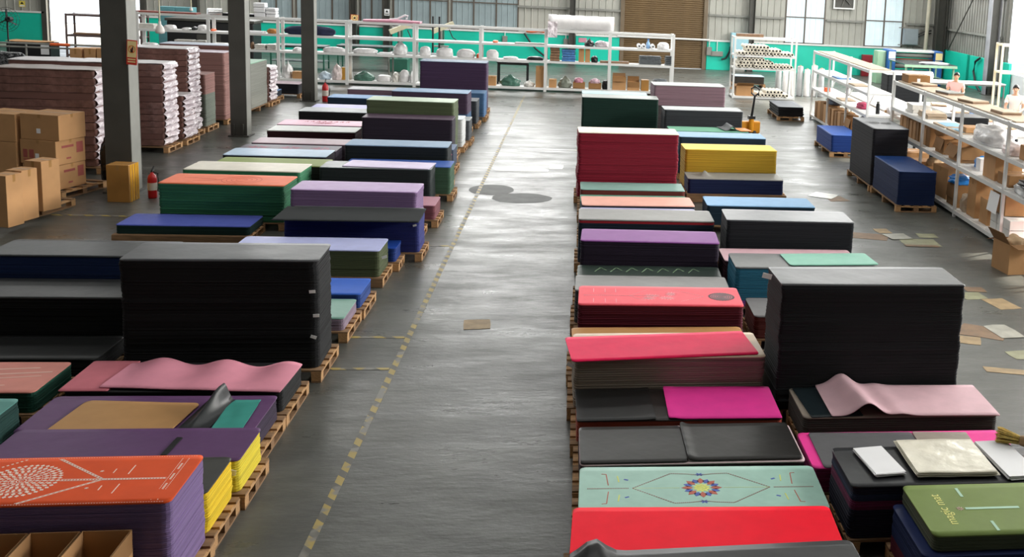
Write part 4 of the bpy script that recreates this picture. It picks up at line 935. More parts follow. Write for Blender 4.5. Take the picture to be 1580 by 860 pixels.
scart('tall open carton at the right end of the bottom shelf', 945, 966, 118, 0, True, flaps=(150, 60, None, None)); scart('carton full of dark pouches at the right end of the bottom shelf', 968, 987, 126, 0, True, flaps=(175, 20, None, None)); scart('orange taped carton beside the mauve stack', 989, 1001, 123, 0, mat=CARDO)
bag('dark blue and white pouches on the bottom shelf by the last post', 1004, 1034, 121, 0, GREYI, False)
# behind the shelving: tables, machines, wall fittings
def table(label, x0, x1, y0, y1, h, mat, legm, name='work_table', shelf=None, th=.04):
    t = thing(name, label, 'table', ((x0+x1)/2, (y0+y1)/2, 0)); L, D = x1-x0, y1-y0
    MB().span((-L/2, -D/2, h-th), (L/2, D/2, h)).build('table_top', mat, t, bevel=.006)
    for sx in (-1, 1):
        for sy in (-1, 1): piece('leg', legm, t, (sx*(L/2-.05), sy*(D/2-.05), (h-th)/2), (.05, .05, h-th))
        piece('end_rail', legm, t, (sx*(L/2-.05), 0, h-th-.03), (.03, D-.1, .05))
    for sy in (-1, 1): piece('side_rail', legm, t, (0, sy*(D/2-.05), h-th-.03), (L-.1, .03, .05))
    if shelf: piece('lower_shelf', mat, t, (0, 0, shelf), (L-.06, D-.06, .025))
    return t
GT = M('grey_table', '5f6668', .45, .1, 4); GRN = M('machine_green', '2f6a58', .5, .1, 4)
table('black table with a white sheet behind the shelving', bx(768, 100)*1.06, bx(810, 100)*1.03+.1, 39.4, 40.2, .8, BLACK, BLACK)
o = sheet(.62, .55, .01, .02, None).build('white_sheet', PAPER, None, (bx(790, 90)*1.045, 39.8, .80)); tag(o, 'white sheet lying on the black table behind the shelving', 'sheet')
table('grey steel table behind the shelving beside the green machine', -6.9, -5.1, 39.6, 40.5, .95, GT, STEELG)
for lab, x0 in (('green-legged work table behind the left shelving bays', -11.6), ('second green-legged work table left of the first windows', -14.2)): table(lab, x0, x0+2.0, 42.0, 42.9, .9, GT, GRN, shelf=.3)
table('long table in front of the back wall windows', -9.4, -7.4, 43.0, 43.9, .9, GT, GRN)
def press(label, x, y):
    t = thing('punch_press', label, 'machine', (x, y, 0))
    MB().span((-.35, -.3, 0), (.35, .3, .5)).build('base', GRN, t, bevel=.02); MB().span((-.09, .05, .5), (.09, .25, 1.75)).build('column', GRN, t, bevel=.02)
    MB().bar((-.35, -.1, 1.5), (.45, .15, 1.85), .18).build('arm', M('machine_cream', 'c9c2a4', .5, .1, 4), t); MB().cyl((0, -.05, 1.05), (0, -.05, 1.55), .04).build('spindle', STEELG, t)
    MB().span((-.28, -.28, .9), (.28, .1, .95)).build('work_plate', STEELG, t); MB().tube([(.3, 0, 1.6), (.45, -.1, 1.3), (.6, -.1, 1.2)], .02).build('cable', BLACK, t)
press('green drill press behind the shelving near the pink roll', -7.0, 42.8); press('second green press seen through the shelving', -5.6, 44.2)
t = thing('black_machine', 'large black machine behind the left end of the shelving', 'machine', (-13.0, 40.6, 0))
MB().span((-1.5, -.5, .1), (1.4, .5, 1.75)).build('housing', BLACK, t, bevel=.04); MB().span((-1.55, -.55, 1.75), (1.45, .55, 1.85)).build('lid', STEELD, t, bevel=.02)
for sx in (-1.2, 1.1): MB().span((sx-.1, -.4, 0), (sx+.1, .4, .1)).build('foot', STEELD, t)
MB().span((-.5, -.52, .9), (.3, -.5, 1.3)).build('panel', STEELD, t)
t = thing('control_cabinet', 'teal blue control cabinet behind the left end of the shelving', 'cabinet', (aty(274, 20, 44).x, 44, 0)); CAB = M('cabinet_blue', '5f959c', .45, .08, 4)
MB().span((-.62, -.25, 0), (.62, .25, 2.05)).build('body', CAB, t, bevel=.015)
for s in (-1, 1): MB().span((min(s*.03, s*.6), -.27, .1), (max(s*.03, s*.6), -.25, 1.98)).build('door', CAB, t, bevel=.005)
MB().span((-.3, -.275, 1.2), (.35, -.272, 1.26)).build('lettering_strip', STEELD, t)
# thin posts, boxes and cables on the back wall
for lab, x in (('thin black pole standing behind the shelving, left of two', aty(668, 50, 41.2).x), ('thin black pole standing behind the shelving, right of two', aty(678, 45, 41.2).x)):
    t = thing('black_pole', lab, 'pole', (x, 41.2, 0)); MB().cyl((0, 0, .02), (0, 0, 2.25), .035).build('pole', BLACK, t); MB().lathe([(.07, 0), (.07, .02)], n=16).build('foot', BLACK, t)
def wallbox(label, px, py, w_, h, mat, Y=48.78, d=.1, name='junction_box'):
    p = aty(px, py, Y); t = thing(name, label, 'box', (p.x, Y, p.z)); MB().span((-w_/2, -d/2, -h/2), (w_/2, d/2, h/2)).build('body', mat, t, bevel=.008)
    MB().span((-w_*.4, -d/2-.012, -h*.42), (w_*.4, -d/2, h*.42)).build('cover', mat, t); MB().cyl((0, 0, h/2), (0, 0, max(h/2+.05, 1.34-p.z)), .02).build('conduit', RACKW, t); return t
wallbox('grey junction box on the teal wall over the black table', 779, 61, .22, .32, STEELG); wallbox('grey junction box on the teal wall left of the shutter', 873, 66, .2, .36, STEELG)
wallbox('upper grey switch box right of the roller shutter', 1094, 79, .24, .38, STEELG); wallbox('wide grey switch box right of the roller shutter', 1106, 83, .55, .22, STEELG)
tag(MB().tube([aty(x, y, 48.7) for x, y in ((1113, 92), (1120, 90), (1126, 79), (1127, 72))], .045).build('black_cable', BLACK), 'thick black cable curving beside the switch boxes', 'cable')
tag(MB().tube([aty(x, y, 48.7) for x, y in ((809, 51), (818, 65), (826, 75), (842, 88), (850, 98))], .04).build('black_cable', BLACK), 'black cable hanging diagonally over the teal wall', 'cable')
tag(MB().tube([(x, 48.7, 1.42+.02*math.sin(x*9)) for x in [aty(812, 52, 48.7).x+.1*i for i in range(9)]], .05).build('orange_hose', ORNG), 'orange hose lying on the cap rail of the teal wall', 'hose')
MB().cyl((SX0-.3, 48.79, 1.36), (SX1+.3, 48.79, 1.36), .045).build('white_pipe', RACKW); tag(bpy.data.objects['white_pipe'], 'white pipe rail crossing the roller shutter', 'pipe')
YEL = M('sign_yellow', 'e3cf5a', .5, .05, 6); SORG = M('sign_orange', 'd98a3a', .5, .05, 6); SRED = M('sign_red', 'cf3a2c', .5, .05, 6); SCR = M('sign_cream', 'f4dfa0', .5, .03, 6)
def notice(label, px, py, w_, h, Y, up, low, kind='tri'):
    p = aty(px, py, Y); t = thing('notice', label, 'sign', (p.x, Y, p.z)); MB().span((-w_/2, -.004, -h/2), (w_/2, .004, h/2)).build('plate', up, t)
    if kind == 'tri': MB().add([(-w_*.3, -.006, -h*.02), (w_*.3, -.006, -h*.02), (0, -.006, h*.36)], [(0, 1, 2)]).build('triangle', BLACK, t); MB().span((-w_*.4, -.006, -h*.4), (w_*.4, -.0045, -h*.18)).build('text_band', low, t)
    return t
notice('small yellow warning notice on the left part of the back wall', 34, 6, .24, .26, 48.8, YEL, PAPER); notice('small warning notice on a dark back-wall column', 597, 19, .22, .28, 48.48, PAPER, STEELG)
notice('small red and white notice on the teal wall', 899, 62, .36, .2, 48.83, PINK, PAPER, ''); notice('red and white notice hanging in front of the teal cabinet', 295, 32, .22, .18, 43.7, PINK, PAPER, '')
# no-smoking sign on the near column
def ring3(m, cx, cz, r, w_, y, n=32):
    for i in range(n):
        a, c = 2*math.pi*i/n, 2*math.pi*(i+1)/n
        m.add([(cx+(r-w_)*math.cos(a), y, cz+(r-w_)*math.sin(a)*1.15), (cx+r*math.cos(a), y, cz+r*math.sin(a)*1.15), (cx+r*math.cos(c), y, cz+r*math.sin(c)*1.15), (cx+(r-w_)*math.cos(c), y, cz+(r-w_)*math.sin(c)*1.15)], [(0, 1, 2, 3)])
def nofire(label, px, py, w_, h, Y):
    p = aty(px, py, Y); t = thing('no_fire_sign', label, 'sign', (p.x, Y, p.z), R(-4)); t.rotation_euler.y = R(3)
    MB().span((-w_/2, -.004, -h/2), (w_/2, .004, h/2)).build('plate', SRED, t); MB().span((-w_*.43, -.007, -h*.2), (w_*.43, -.004, h*.46)).build('upper_field', SCR, t)
    m = MB(); ring3(m, 0, h*.13, w_*.34, w_*.07, -.009); m.build('ring', SORG, t)
    MB().add([(-w_*.12, -.008, h*.0), (w_*.12, -.008, h*.0), (w_*.14, -.008, h*.1), (0.02, -.008, h*.28), (-w_*.03, -.008, h*.16), (-w_*.13, -.008, h*.12)], [(0, 1, 2, 3, 4, 5)]).build('flame', BLACK, t)
    MB().bar((-w_*.22, -.0095, h*.27), (w_*.22, -.0095, -.0), .012, .001).build('bar', SRED, t)
    m = MB()
    for i, z in enumerate((-.28, -.38)): m.span((-w_*.38, -.006, h*(z-.025)), (w_*.38, -.0045, h*(z+.025)))
    tag(m.build('text_bands', SCR, t), kind='stuff'); return t
nofire('orange and red no-fire sign on the near column', 203.5, 81, .17, .42, 19.30)
nofire('brown and orange no-fire notice on a back-wall column', 547, 29, .34, .36, 48.47)
# left background: slotted rack in the doorway, fan, crates, lamps
SLOT = M('brown_slotted_steel', '6a5a58', .5, .1, 5)
t = rack('slotted_rack', 'brown slotted steel rack standing in the bright doorway', 'x', aty(101, 30, 41).x, 2, 1.25, 41, .7, (.35, 1.05, 1.78), mat=SLOT)
tag(MB().span((0, 0, 0), (1.0, .35, .05)).build('brown_board', DBOX, None, (aty(110, 36, 41).x, 41.1, 1.06)), 'brown board lying on the slotted rack', 'board')
for lab, px in (('left carton on the floor behind the bagged stacks', 122), ('middle carton on the floor behind the bagged stacks', 144), ('right carton on the floor behind the bagged stacks', 163)):
    p = aty(px, 74, 34); carton(lab, p.x, 34.0, 0, .31, .5, max(.4, p.z), 0)
t = thing('pedestal_fan', 'black pedestal fan in front of the teal wall at the left edge', 'fan', (aty(11, 30, 40).x, 40, 0))
fz = aty(11, 30, 40).z
MB().lathe([(.3, 0), (.3, .03), (.05, .06)], n=20).build('base', BLACK, t); MB().cyl((0, 0, .04), (0, 0, fz), .025).build('pole', BLACK, t); MB().cyl((0, .02, fz), (0, .22, fz), .09).build('motor', BLACK, t)
m = MB()
for r_ in (.15, .25, .35, .42): m.tube([(r_*math.cos(R(i*15)), -.1+.06*(r_ > .4), fz+r_*math.sin(R(i*15))) for i in range(25)], .006, 5, False)
for i in range(16): a = R(i*22.5); m.bar((.04*math.cos(a), -.11, fz+.04*math.sin(a)), (.42*math.cos(a), -.04, fz+.42*math.sin(a)), .006)
m.build('guard', BLACK, t)
for i in range(3):
    a = R(90+120*i); MB().bar((.03*math.cos(a), -.03, fz+.03*math.sin(a)), (.36*math.cos(a), -.03, fz+.36*math.sin(a)), .12, .012).build('blade', BLACK, t)
t = thing('tool_crate', 'black crate with a cardboard sheet on top at the left edge', 'crate', (aty(42, 60, 42).x, 42.4, 0))
MB().span((-.75, -.35, 0), (.75, .35, .62)).build('body', BLACK, t, bevel=.02); MB().span((.42, -.36, .2), (.7, -.35, .58)).build('paper_sheet', PAPER, t)
sheet(1.5, .8, .01, .012, lambda x, y: .02+.05*max(0, abs(x)-.4), 16, 4).build('cardboard_sheet', CARD, t, (0, 0, .62))
t = thing('barrier_rail', 'low barrier rail with an orange band across the doorway', 'rail', (aty(40, 68, 38).x, 38, 0)); RZ = aty(40, 67, 38).z
for z in (RZ, RZ-.12): MB().cyl((-3, 0, z), (3.2, 0, z), .03).build('tube', STEELG, t)
for x in (-2.8, 0, 3.0): MB().cyl((x, 0, 0), (x, 0, RZ), .03).build('post', STEELG, t)
MB().cyl((.75, 0, RZ), (1.35, 0, RZ), .05).build('orange_band', ORNG, t)
def lamp(label, px, py_top, Y, r=.1):
    p = aty(px, py_top, Y); t = thing('pendant_lamp', label, 'lamp', (p.x, Y, p.z))
    MB().cyl((0, 0, r*2.6), (0, 0, ROOF-p.z), .018, n=8).build('cord', M('lamp_cord', 'd8d2b4', .5, .05, 4), t)
    MB().lathe([(r*.25, r*2.8), (r*.3, r*2.1), (r*.75, r*1.5), (r, r*.6), (r*.92, r*.15), (r*.4, 0)], n=18).build('shade', M('lamp_white', 'ebe6e0', .4, .03, 4), t, smooth=True)
lamp('white hanging lamp in front of the left shelving', 247, 52, 27, .105); lamp('small hanging lamp holder high above the left shelving', 295, 17, 34, .05)
# ------------------------------------------------------------------ right side: shelving with cartons, tube rack, tables, people
ystack('Y1', 'low blue mat stack on a pallet right of the aisle', 6.1, 25.25, .54, .74, 1.75, '2f58a8', '1d3c80', t=.02)
ystack('Y2', 'navy blue mat stack in front of the tall black one by the shelving', 5.97, 19.15, .77, .74, 1.8, '1c3c74', '12254c', rough=.5)
ystack('Y3', 'tall black mat stack printed with a sunburst beside the shelving', 5.95, 21.05, 1.31, .76, 1.8, '56585c', '1e1d22', t=.02)
ystack('Y4', 'low stack of shiny black mats on a pallet by the tube rack', 5.95, 31.75, .42, .78, 1.7, '4a4f58', '1a1b1d', jit=.02, t=.03)
m = MB(); petals(m, 0, 0, .02, .34, 26, .16); petals(m, 0, 0, .01, .24, 26, .2, .5); ink('Y3', 'sunburst_print', m, BLACK, .0095)
for k, e0 in (('Y1', .04), ('Y2', .03), ('Y3', .03), ('Y4', .05)):
    o, x, y, h, L, D, rot, z0, tm = STK[k]; p_ = pallet('pallet beneath the '+' '.join(o['label'].split()[:11]), x-L/2-e0, x+L/2+e0, y-D/2-.03, y+D/2+.03, R(90))
stack('Y5', 'low stack of bluish mats behind the tube rack', 5.95, 41.5, .42, .9, 0, '9fb0ba', '3a3530', L=1.2)
pallet('pallet beneath the bluish mats behind the tube rack', 5.9, 7.2, 41.45, 42.45)
ORD = ('first', 'second', 'third', 'fourth', 'fifth', 'sixth', 'seventh', 'eighth', 'ninth')
# the two runs of shelving
TOPB = M('shelf_top_board', 'b9a48c', .7, .1, 4)
RK1 = (.13, .97, 1.52, 2.1)
rack('shelving', 'far run of white shelving along the right side', 'y', 26.0, 3, 2.2, 7.12, .68, RK1, (True, True, True, True), braces=True)
rack('shelving', 'near run of white shelving along the right side', 'y', 14.4, 4, 2.22, 6.96, .68, RK1, (True, True, True, True), braces=True)
for lab, y0, y1, x in (('long tan board on top of the far right shelving', 26.1, 32.4, 7.2), ('long tan board on top of the near right shelving', 16.5, 23.2, 7.04)):
    tag(MB().span((0, 0, 0), (.52, y1-y0, .02)).build('tan_board', TOPB, None, (x, y0, 2.106)), lab, 'board')
def yc(label, y, z, w_, d, h, x=None, rz=0, **k): return carton(label, (x if x is not None else 7.34), y, z, d, w_, h, rz, **k)
Z = lambda l: RK1[l]+.006
# far run: standing cartons on the bottom shelf
for i in range(9): yc(ORD[i]+' carton from the near end in the row at the bottom of the far shelving', (28.47+i*.39 if i < 5 else 30.66+(i-5)*.4), Z(0), .34, .42, RNG.uniform(.44, .56), rz=RNG.uniform(-5, 5), tape=False, group='row of cartons at the bottom of the far right shelving', mat=CARD if i % 2 else CARDD)
yc('large carton at the near end of the far right shelving', 26.75, Z(0), .8, .5, .55); yc('open carton beside the large one in the far right shelving', 27.75, Z(0), .6, .44, .5, open_=True, flaps=(None, None, 165, 165))
blob('cloth_pile', 'pile of dark blue and white cloth in the far right shelving', 'cloth', 7.4, 30.6, Z(0)+.565, .2, .5, .12, M('blue_white_cloth', '6a7488', .8, .5, 7, .4), 8, .25)
yc('small orange box on the middle shelf of the far run', 31.4, Z(1), .2, .16, .12, mat=ORNG, tape=False)
blob('cloth_pile', 'red and blue cloth on the middle shelf of the far run', 'cloth', 7.4, 27.4, Z(1), .14, .3, .1, M('red_cloth', 'c04468', .8, .3, 7, .4), 5, .2)
t = thing('thermos', 'black thermos flask on the middle shelf of the far run', 'flask', (7.5, 26.3, Z(1))); MB().lathe([(.05, 0), (.055, .02), (.055, .24), (.035, .27)], n=14).build('body', BLACK, t, smooth=True); MB().lathe([(.04, .27), (.04, .32)], n=12).build('cap', STEELG, t)
for i, (y, z) in enumerate(((29.6, 2), (27.6, 2), (28.9, 1))): tag(MB().span((0, 0, 0), (.4, .7, .03)).build('flat_panel', TOPB if i else BLUEP, None, (7.2, y, Z(z))), ('blue sheet on the upper shelf of the far run', 'tan panel on the upper shelf of the far run', 'tan panel on the middle shelf of the far run')[i], 'panel')
# near run: cartons at shelf two
for i in range(9): yc(ORD[i]+' standing carton from the near end, second shelf of the near run', 21.05+i*.24, Z(1), .2, .46, RNG.uniform(.36, .44), rz=RNG.uniform(-4, 4), tape=False, group='row of cartons on the second shelf of the near right shelving', mat=CARD if i % 3 else CARDD)
yc('open carton with raised flaps at the left of the second shelf', 20.3, Z(1), .5, .46, .3, open_=True, flaps=(140, 70, 165, 150)); yc('open carton with torn flaps on the second shelf beside the post', 19.4, Z(1), .6, .48, .3, open_=True, flaps=(160, 110, 150, 95))
for i, (y, lab) in enumerate(((20.2, 'blue and tan framed panel on the upper shelf, farther one'), (19.4, 'blue and tan framed panel on the upper shelf, nearer one'))):
    t = thing('framed_panel', lab, 'panel', (7.28, y, Z(2))); MB().span((-.26, -.34, 0), (.26, .34, .03)).build('frame', TOPB, t); MB().span((-.2, -.28, .03), (.2, .28, .034)).build('blue_field', M('sky_blue_card', '7fb0cc', .6, .05, 4), t)
blob('plastic_sack', 'large pile of white plastic sacks on the upper shelf of the near run', 'sacks', 7.3, 18.0, Z(2), .26, .6, .2, BAGW, 3, .3); blob('plastic_sack', 'smaller white plastic sack with red stripes on the upper shelf', 'sack', 7.22, 16.85, Z(2), .18, .26, .12, M('white_red_bag'), 6, .3)
yc('carton at the end of the upper shelf beside the white sacks', 16.2, Z(2), .45, .45, .24)
yc('large carton at the bottom of the near run behind the navy stack', 20.1, Z(0), .75, .5, .6, rz=4); yc('carton with crumpled paper inside behind the navy stack', 21.15, Z(0), .5, .5, .45, open_=True, flaps=(175, 175, None, None))
blob('paper_wad', 'crumpled brown paper in the carton behind the navy stack', 'paper', 7.34, 21.15, Z(0)+.40, .17, .17, .12, M('kraft_paper', 'c7a883', .8, .1, 6, .5), 2, .35)
yc('carton with a blue plastic bag over its rim, bottom shelf', 19.25, Z(0), .55, .55, .42, open_=True, flaps=(175, 175, 175, 175), mat=CARDD); blob('plastic_bag', 'bright blue plastic bag hanging over the carton rim', 'bag', 7.2, 19.25, Z(0)+.43, .18, .26, .1, M('blue_bag', '2f86d8', .25, .1, 6, .5, bscale=9), 5, .35)
yc('tall carton with a dark side standing at the bottom beside the post', 18.3, Z(0), .4, .5, .7); yc('tall carton on the second shelf right of the post', 17.6, Z(1), .55, .5, .5); yc('small white box on the second shelf right of the post', 18.38, Z(1), .22, .3, .22, mat=PAPER, tape=False, name='white_box')
blob('plastic_bag', 'blue plastic bag on the second shelf beside the small white box', 'bag', 7.4, 18.66, Z(1), .16, .12, .14, M('blue_bag'), 8, .3)
blob('cloth_pile', 'white and black cloth pile with an orange piece on the second shelf', 'cloth', 7.3, 16.1, Z(1), .24, .55, .1, M('mixed_cloth', 'd5d5d5', .8, .5, 5, .4), 4, .25); blob('cloth_pile', 'black cloth on the second shelf near the picture edge', 'cloth', 7.15, 16.0, Z(1)+.16, .14, .3, .06, BLACK, 7, .2); blob('cloth_pile', 'orange cloth on top of the white and black pile', 'cloth', 7.4, 15.9, Z(1)+.17, .1, .14, .07, ORNG, 9, .2)
yc('carton with an open flap at the bottom in the middle of the near run', 17.72, Z(0), .38, .46, .45, open_=True, flaps=(178, 178, None, None)); yc('big carton at the bottom behind the white paper sheet', 17.1, Z(0)+.34, .6, .45, .36)
t = thing('paper_sheet', 'white paper sheet leaning on the cartons at the bottom of the near run', 'paper', (7.0, 17.05, Z(0)+.36)); MB().bar((-.03, 0, 0), (.02, 0, .34), .42, .004).build('sheet', PAPER, t)
WB = M('white_box_card', 'dedcd8', .6, .04, 4)
for r_ in range(2):
    for c_ in range(3): yc(('lower', 'upper')[r_]+' small white box, '+ORD[c_]+' from the right edge, bottom of the near run', 16.62+c_*.29, Z(0)+r_*.168, .27, .42, .16, x=7.3, mat=WB, tape=False, name='white_box', group='small white boxes at the bottom of the near right shelving')
yc('open carton full of papers standing on the floor at the right edge', 15.15, 0, .5, .44, .46, x=6.62, rz=8, open_=True, flaps=(95, 110, 35, 130)); blob('paper_wad', 'crumpled papers in the open carton at the right edge', 'paper', 6.62, 15.15, .28, .16, .18, .16, M('kraft_paper'), 6, .35)
blob('plastic_bag', 'red plastic bag at the bottom of the near run by the right edge', 'bag', 7.3, 15.65, Z(0), .2, .36, .34, M('red_bag', 'd0202c', .3, .1, 5, .4), 4, .15)
yc('carton at the bottom of the near run behind the tall black stack', 22.6, Z(0), .6, .5, .5); yc('second carton at the bottom of the near run behind the tall black stack', 21.9, Z(0), .5, .5, .42, mat=CARDD)
yc('flat carton on the second shelf near the right picture edge', 17.0, Z(1), .5, .45, .2, mat=CARDD); yc('low tan carton on the upper shelf behind the white sacks', 18.95+.3, Z(2)+.035, .4, .4, .1, x=7.36)
blob('plastic_bag', 'clear plastic bag of brown paper at the bottom beside the tall carton', 'bag', 7.2, 18.67, Z(0), .16, .1, .22, M('tan_film', 'b9a690', .3, .2, 8, .4), 3, .3)
pack_y = thing('paper_pack', 'pile of white papers on the upper shelf at the far end of the near run', 'papers', (7.3, 22.4, Z(2)))
for k in range(5): MB().box((RNG.uniform(-.02, .02), RNG.uniform(-.02, .02), .02+.035*k), (.4, .55, .033), RNG.uniform(-.08, .08)).build('pack', PKW, pack_y)
pack_y = thing('paper_pack', 'pile of brown sheets on the upper shelf beside the white papers', 'papers', (7.3, 21.5, Z(2)))
for k in range(4): MB().box((RNG.uniform(-.02, .02), RNG.uniform(-.02, .02), .015+.03*k), (.42, .6, .028), RNG.uniform(-.08, .08)).build('pack', TOPB, pack_y)
for y, lab in ((22.2, 'tan board piece on top of the near shelving, farthest'), (20.6, 'grey board piece on top of the near shelving, second'), (19.2, 'tan board piece on top of the near shelving, third'), (17.6, 'brown board piece on top of the near shelving, nearest')):
    t = thing('board_pile', lab, 'boards', (7.32, y, 2.127), R(RNG.uniform(-12, 12)))
    for k in range(2): MB().box((RNG.uniform(-.02, .02), 0, .012+.024*k), (.36, .5, .022), RNG.uniform(-.1, .1)).build('board', STEELG if 'grey' in lab and k else TOPB if k else DBOX, t)
blob('cloth_pile', 'dark cloth heap under the second shelf of the far run', 'cloth', 7.45, 27.0, Z(0)+.56, .16, .3, .08, NAVY, 5, .3)
# rack of paper tubes
TRZ = (.08, 1.1, 1.55, 2.17)
rack('tube_rack', 'white rack loaded with paper tubes near the back wall', 'x', 5.34, 1, 2.2, 37.4, .9, TRZ, (True, True, True, False))
TUB = M('tube_paper', 'e6dfcf', .6, .05, 6); TUBC = M('tube_core', 'caa77c', .7, .05, 6)
m = MB(); n = 14; R0, R1 = .062, .036
vs = []
for y in (0, 1.0):
    for r_ in (R0, R1):
        for k in range(n): a = 2*math.pi*k/n; vs.append((r_*math.cos(a), y, r_*math.sin(a)))
fs = []; q = lambda l, k: l*n+k % n
for k in range(n): fs += [(q(0, k), q(0, k+1), q(2, k+1), q(2, k)), (q(1, k+1), q(1, k), q(3, k), q(3, k+1)), (q(0, k+1), q(0, k), q(1, k), q(1, k+1)), (q(2, k), q(2, k+1), q(3, k+1), q(3, k))]
m.add(vs, fs, 0)
for i, f in enumerate(fs):
    if i % 4 == 1: m.mi[i] = 1
tme = m.mesh('paper_tube'); tme.materials.append(TUB); tme.materials.append(BLACK)
def tubes(z, x0, x1, rows, group, label):
    for r_ in range(rows):
        nn = int((x1-x0-.126*(.5 if r_ % 2 else 0)*2)/.127); nn = nn if r_ == 0 else max(2, int(nn*(1-.28*r_)))
        st = x0+.064*(r_ % 2)+(0 if r_ == 0 else RNG.choice((0, .127, .254)))
        for i in range(nn):
            o = bpy.data.objects.new('paper_tube', tme); C.objects.link(o); o.location = (st+.064+i*.127, 37.36+RNG.uniform(-.05, .05), z+R0+r_*.112+.004)
            tag(o, label, 'paper tube', group)
tubes(TRZ[2]+.005, 5.42, 7.48, 3, 'paper tubes on the upper rack shelf', 'cream paper tube lying on the upper shelf of the tube rack')
tubes(TRZ[1]+.005, 5.42, 7.48, 3, 'paper tubes on the middle rack shelf', 'cream paper tube lying on the middle shelf of the tube rack')
tubes(TRZ[0]+.005, 6.2, 7.45, 2, 'paper tubes on the bottom rack shelf', 'cream paper tube lying on the bottom shelf of the tube rack')
carton('open carton at the bottom left of the tube rack', 5.78, 37.75, TRZ[0]+.006, .62, .45, .36, 0, True, (60, 150, 130, None))
tag(MB().span((0, 0, 0), (.95, .3, .1)).build('brown_board', DBOX, None, (5.4, 37.5, 2.19)), 'dark brown board lying on top of the tube rack', 'board')
t = thing('wall_cabinet', 'pale blue cabinet on the wall behind the tube rack', 'cabinet', (aty(1141, 60, 48.6).x, 48.6, 0)); MB().span((-.4, -.2, .6), (.4, .2, 1.75)).build('body', M('pale_blue_steel', '9cc8d4', .4, .05, 4), t, bevel=.01); MB().span((-.36, -.22, .65), (.36, -.2, 1.7)).build('door', M('pale_blue_steel'), t); MB().span((-.3, -.1, 0), (.3, .1, .6)).build('stand', STEELG, t)
for i, (px, h) in enumerate(((1200, .95), (1211, .9), (1222, .95), (1233, 1.1), (1244, 1.0), (1255, 1.15), (1266, 1.05))):
    p = aty(px, 140, 38.9+.12*(i % 2)); t = thing('film_roll', ORD[i]+' upright film roll from the left behind the tube rack', 'film roll', (p.x, p.y, 0), group='upright film rolls behind the tube rack'); MB().lathe([(.11, 0), (.115, .02), (.115, h-.02), (.1, h)], n=16).build('roll', BAGW if i % 3 else M('grey_film', 'a9abad', .3, .1, 5), t, smooth=True); MB().cyl((0, 0, h), (0, 0, h+.03), .04, n=10).build('core', TUBC, t)
# pallet truck
PY = M('truck_orange', 'e2971c', .4, .08, 5)
t = thing('pallet_truck', 'orange pallet truck with a black handle behind the steel blue stack', 'pallet truck', (4.55, 28.2, 0), R(8))
for s in (-1, 1):
    MB().span((s*.2-.08, .12, .07), (s*.2+.08, 1.25, .13)).build('fork', PY, t, bevel=.01); MB().cyl((s*.2, 1.1, .05), (s*.2, 1.2, .05), .04).build('fork_roller', BLACK, t)
    MB().cyl((s*.06, -.05, .09), (s*.13, -.05, .09), .09, n=18).build('wheel', BLACK, t)
MB().span((-.28, 0, .1), (.28, .16, .42)).build('frame', PY, t, bevel=.03); MB().cyl((0, -.05, .15), (0, -.05, .5), .07, n=16).build('pump', PY, t); MB().span((-.09, -.12, .5), (.09, .02, .58)).build('pivot', BLACK, t)
MB().tube([(0, -.05, .55), (.03, -.08, .9), (.05, -.1, 1.15)], [.035, .03, .028], 10).build('handle_bar', BLACK, t)
MB().tube([(.05, -.1, 1.12), (-.05, -.1, 1.2), (-.06, -.1, 1.32), (.05, -.1, 1.38), (.16, -.1, 1.32), (.15, -.1, 1.2), (.05, -.1, 1.12)], .022, 8).build('handle_loop', BLACK, t)
# tables and machine beyond the shelving
WT = M('white_table', 'e9e9e8', .4, .03, 4)
table('long white packing table beyond the far right shelving', 8.3, 9.6, 26.2, 33.0, .82, WT, RACKW); table('long white packing table in front of the two workers', 10.0, 11.0, 24.0, 30.6, .85, WT, RACKW, shelf=.35)
table('white table between the near shelving and the packing table', 8.2, 9.3, 17.0, 23.4, .8, WT, RACKW, shelf=.3)
stack('Y6', 'black mat pile behind the near shelving by the white tables', 8.1, 24.3, 1.2, .8, 0, '3a3b3e', '17181a', z0=0, L=1.6); stack('Y7', 'dark mat pile leaning beyond the far shelving', 9.9, 33.8, 1.35, .8, 0, '4a4c50', '26282b', z0=0, L=1.3)
for i, (x, y, lab) in enumerate(((10.3, 29.8, 'tan board on the packing table in front of the first worker'), (10.4, 28.2, 'grey board on the packing table between the workers'), (10.4, 26.6, 'brown board pile on the packing table near the second worker'), (10.4, 25.2, 'tan board at the near end of the packing table'))):
    t = thing('board_pile', lab, 'boards', (x, y, .85), R(10*i-15))
    for k in range(3): MB().box((RNG.uniform(-.02, .02), RNG.uniform(-.02, .02), .012+.022*k), (.42, .6, .02), RNG.uniform(-.1, .1)).build('board', TOPB if k else DBOX, t)
blob('cloth_pile', 'blue and black cloth heap beyond the packing table', 'cloth', 10.7, 27.4, .85, .3, .4, .12, BLUEP, 5, .3)
carton('carton with red and white print at the end of the far right shelving', 7.35, 22.9, 2.13, .5, .5, .17, 0, mat=CARDD, labels=1)
for lab, x, y, z, r_, L_ in (('thick roll of white fabric lying on the far table', 12.1, 38.3, .98, .16, 1.6), ('roll of pale film lying on the white packing table', 8.6, 27.2, .94, .11, 1.2)):
    t = thing('fabric_roll', lab, 'roll', (x, y, z)); MB().cyl((-L_/2, 0, 0), (L_/2, 0, 0), r_, n=20).build('roll', BAGW, t, smooth=True); MB().cyl((-L_/2-.05, 0, 0), (L_/2+.05, 0, 0), .04, n=10).build('core', TUBC, t)
table('far white work table beside the teal right wall', 11.2, 15.6, 37.8, 38.8, .82, WT, STEELG)
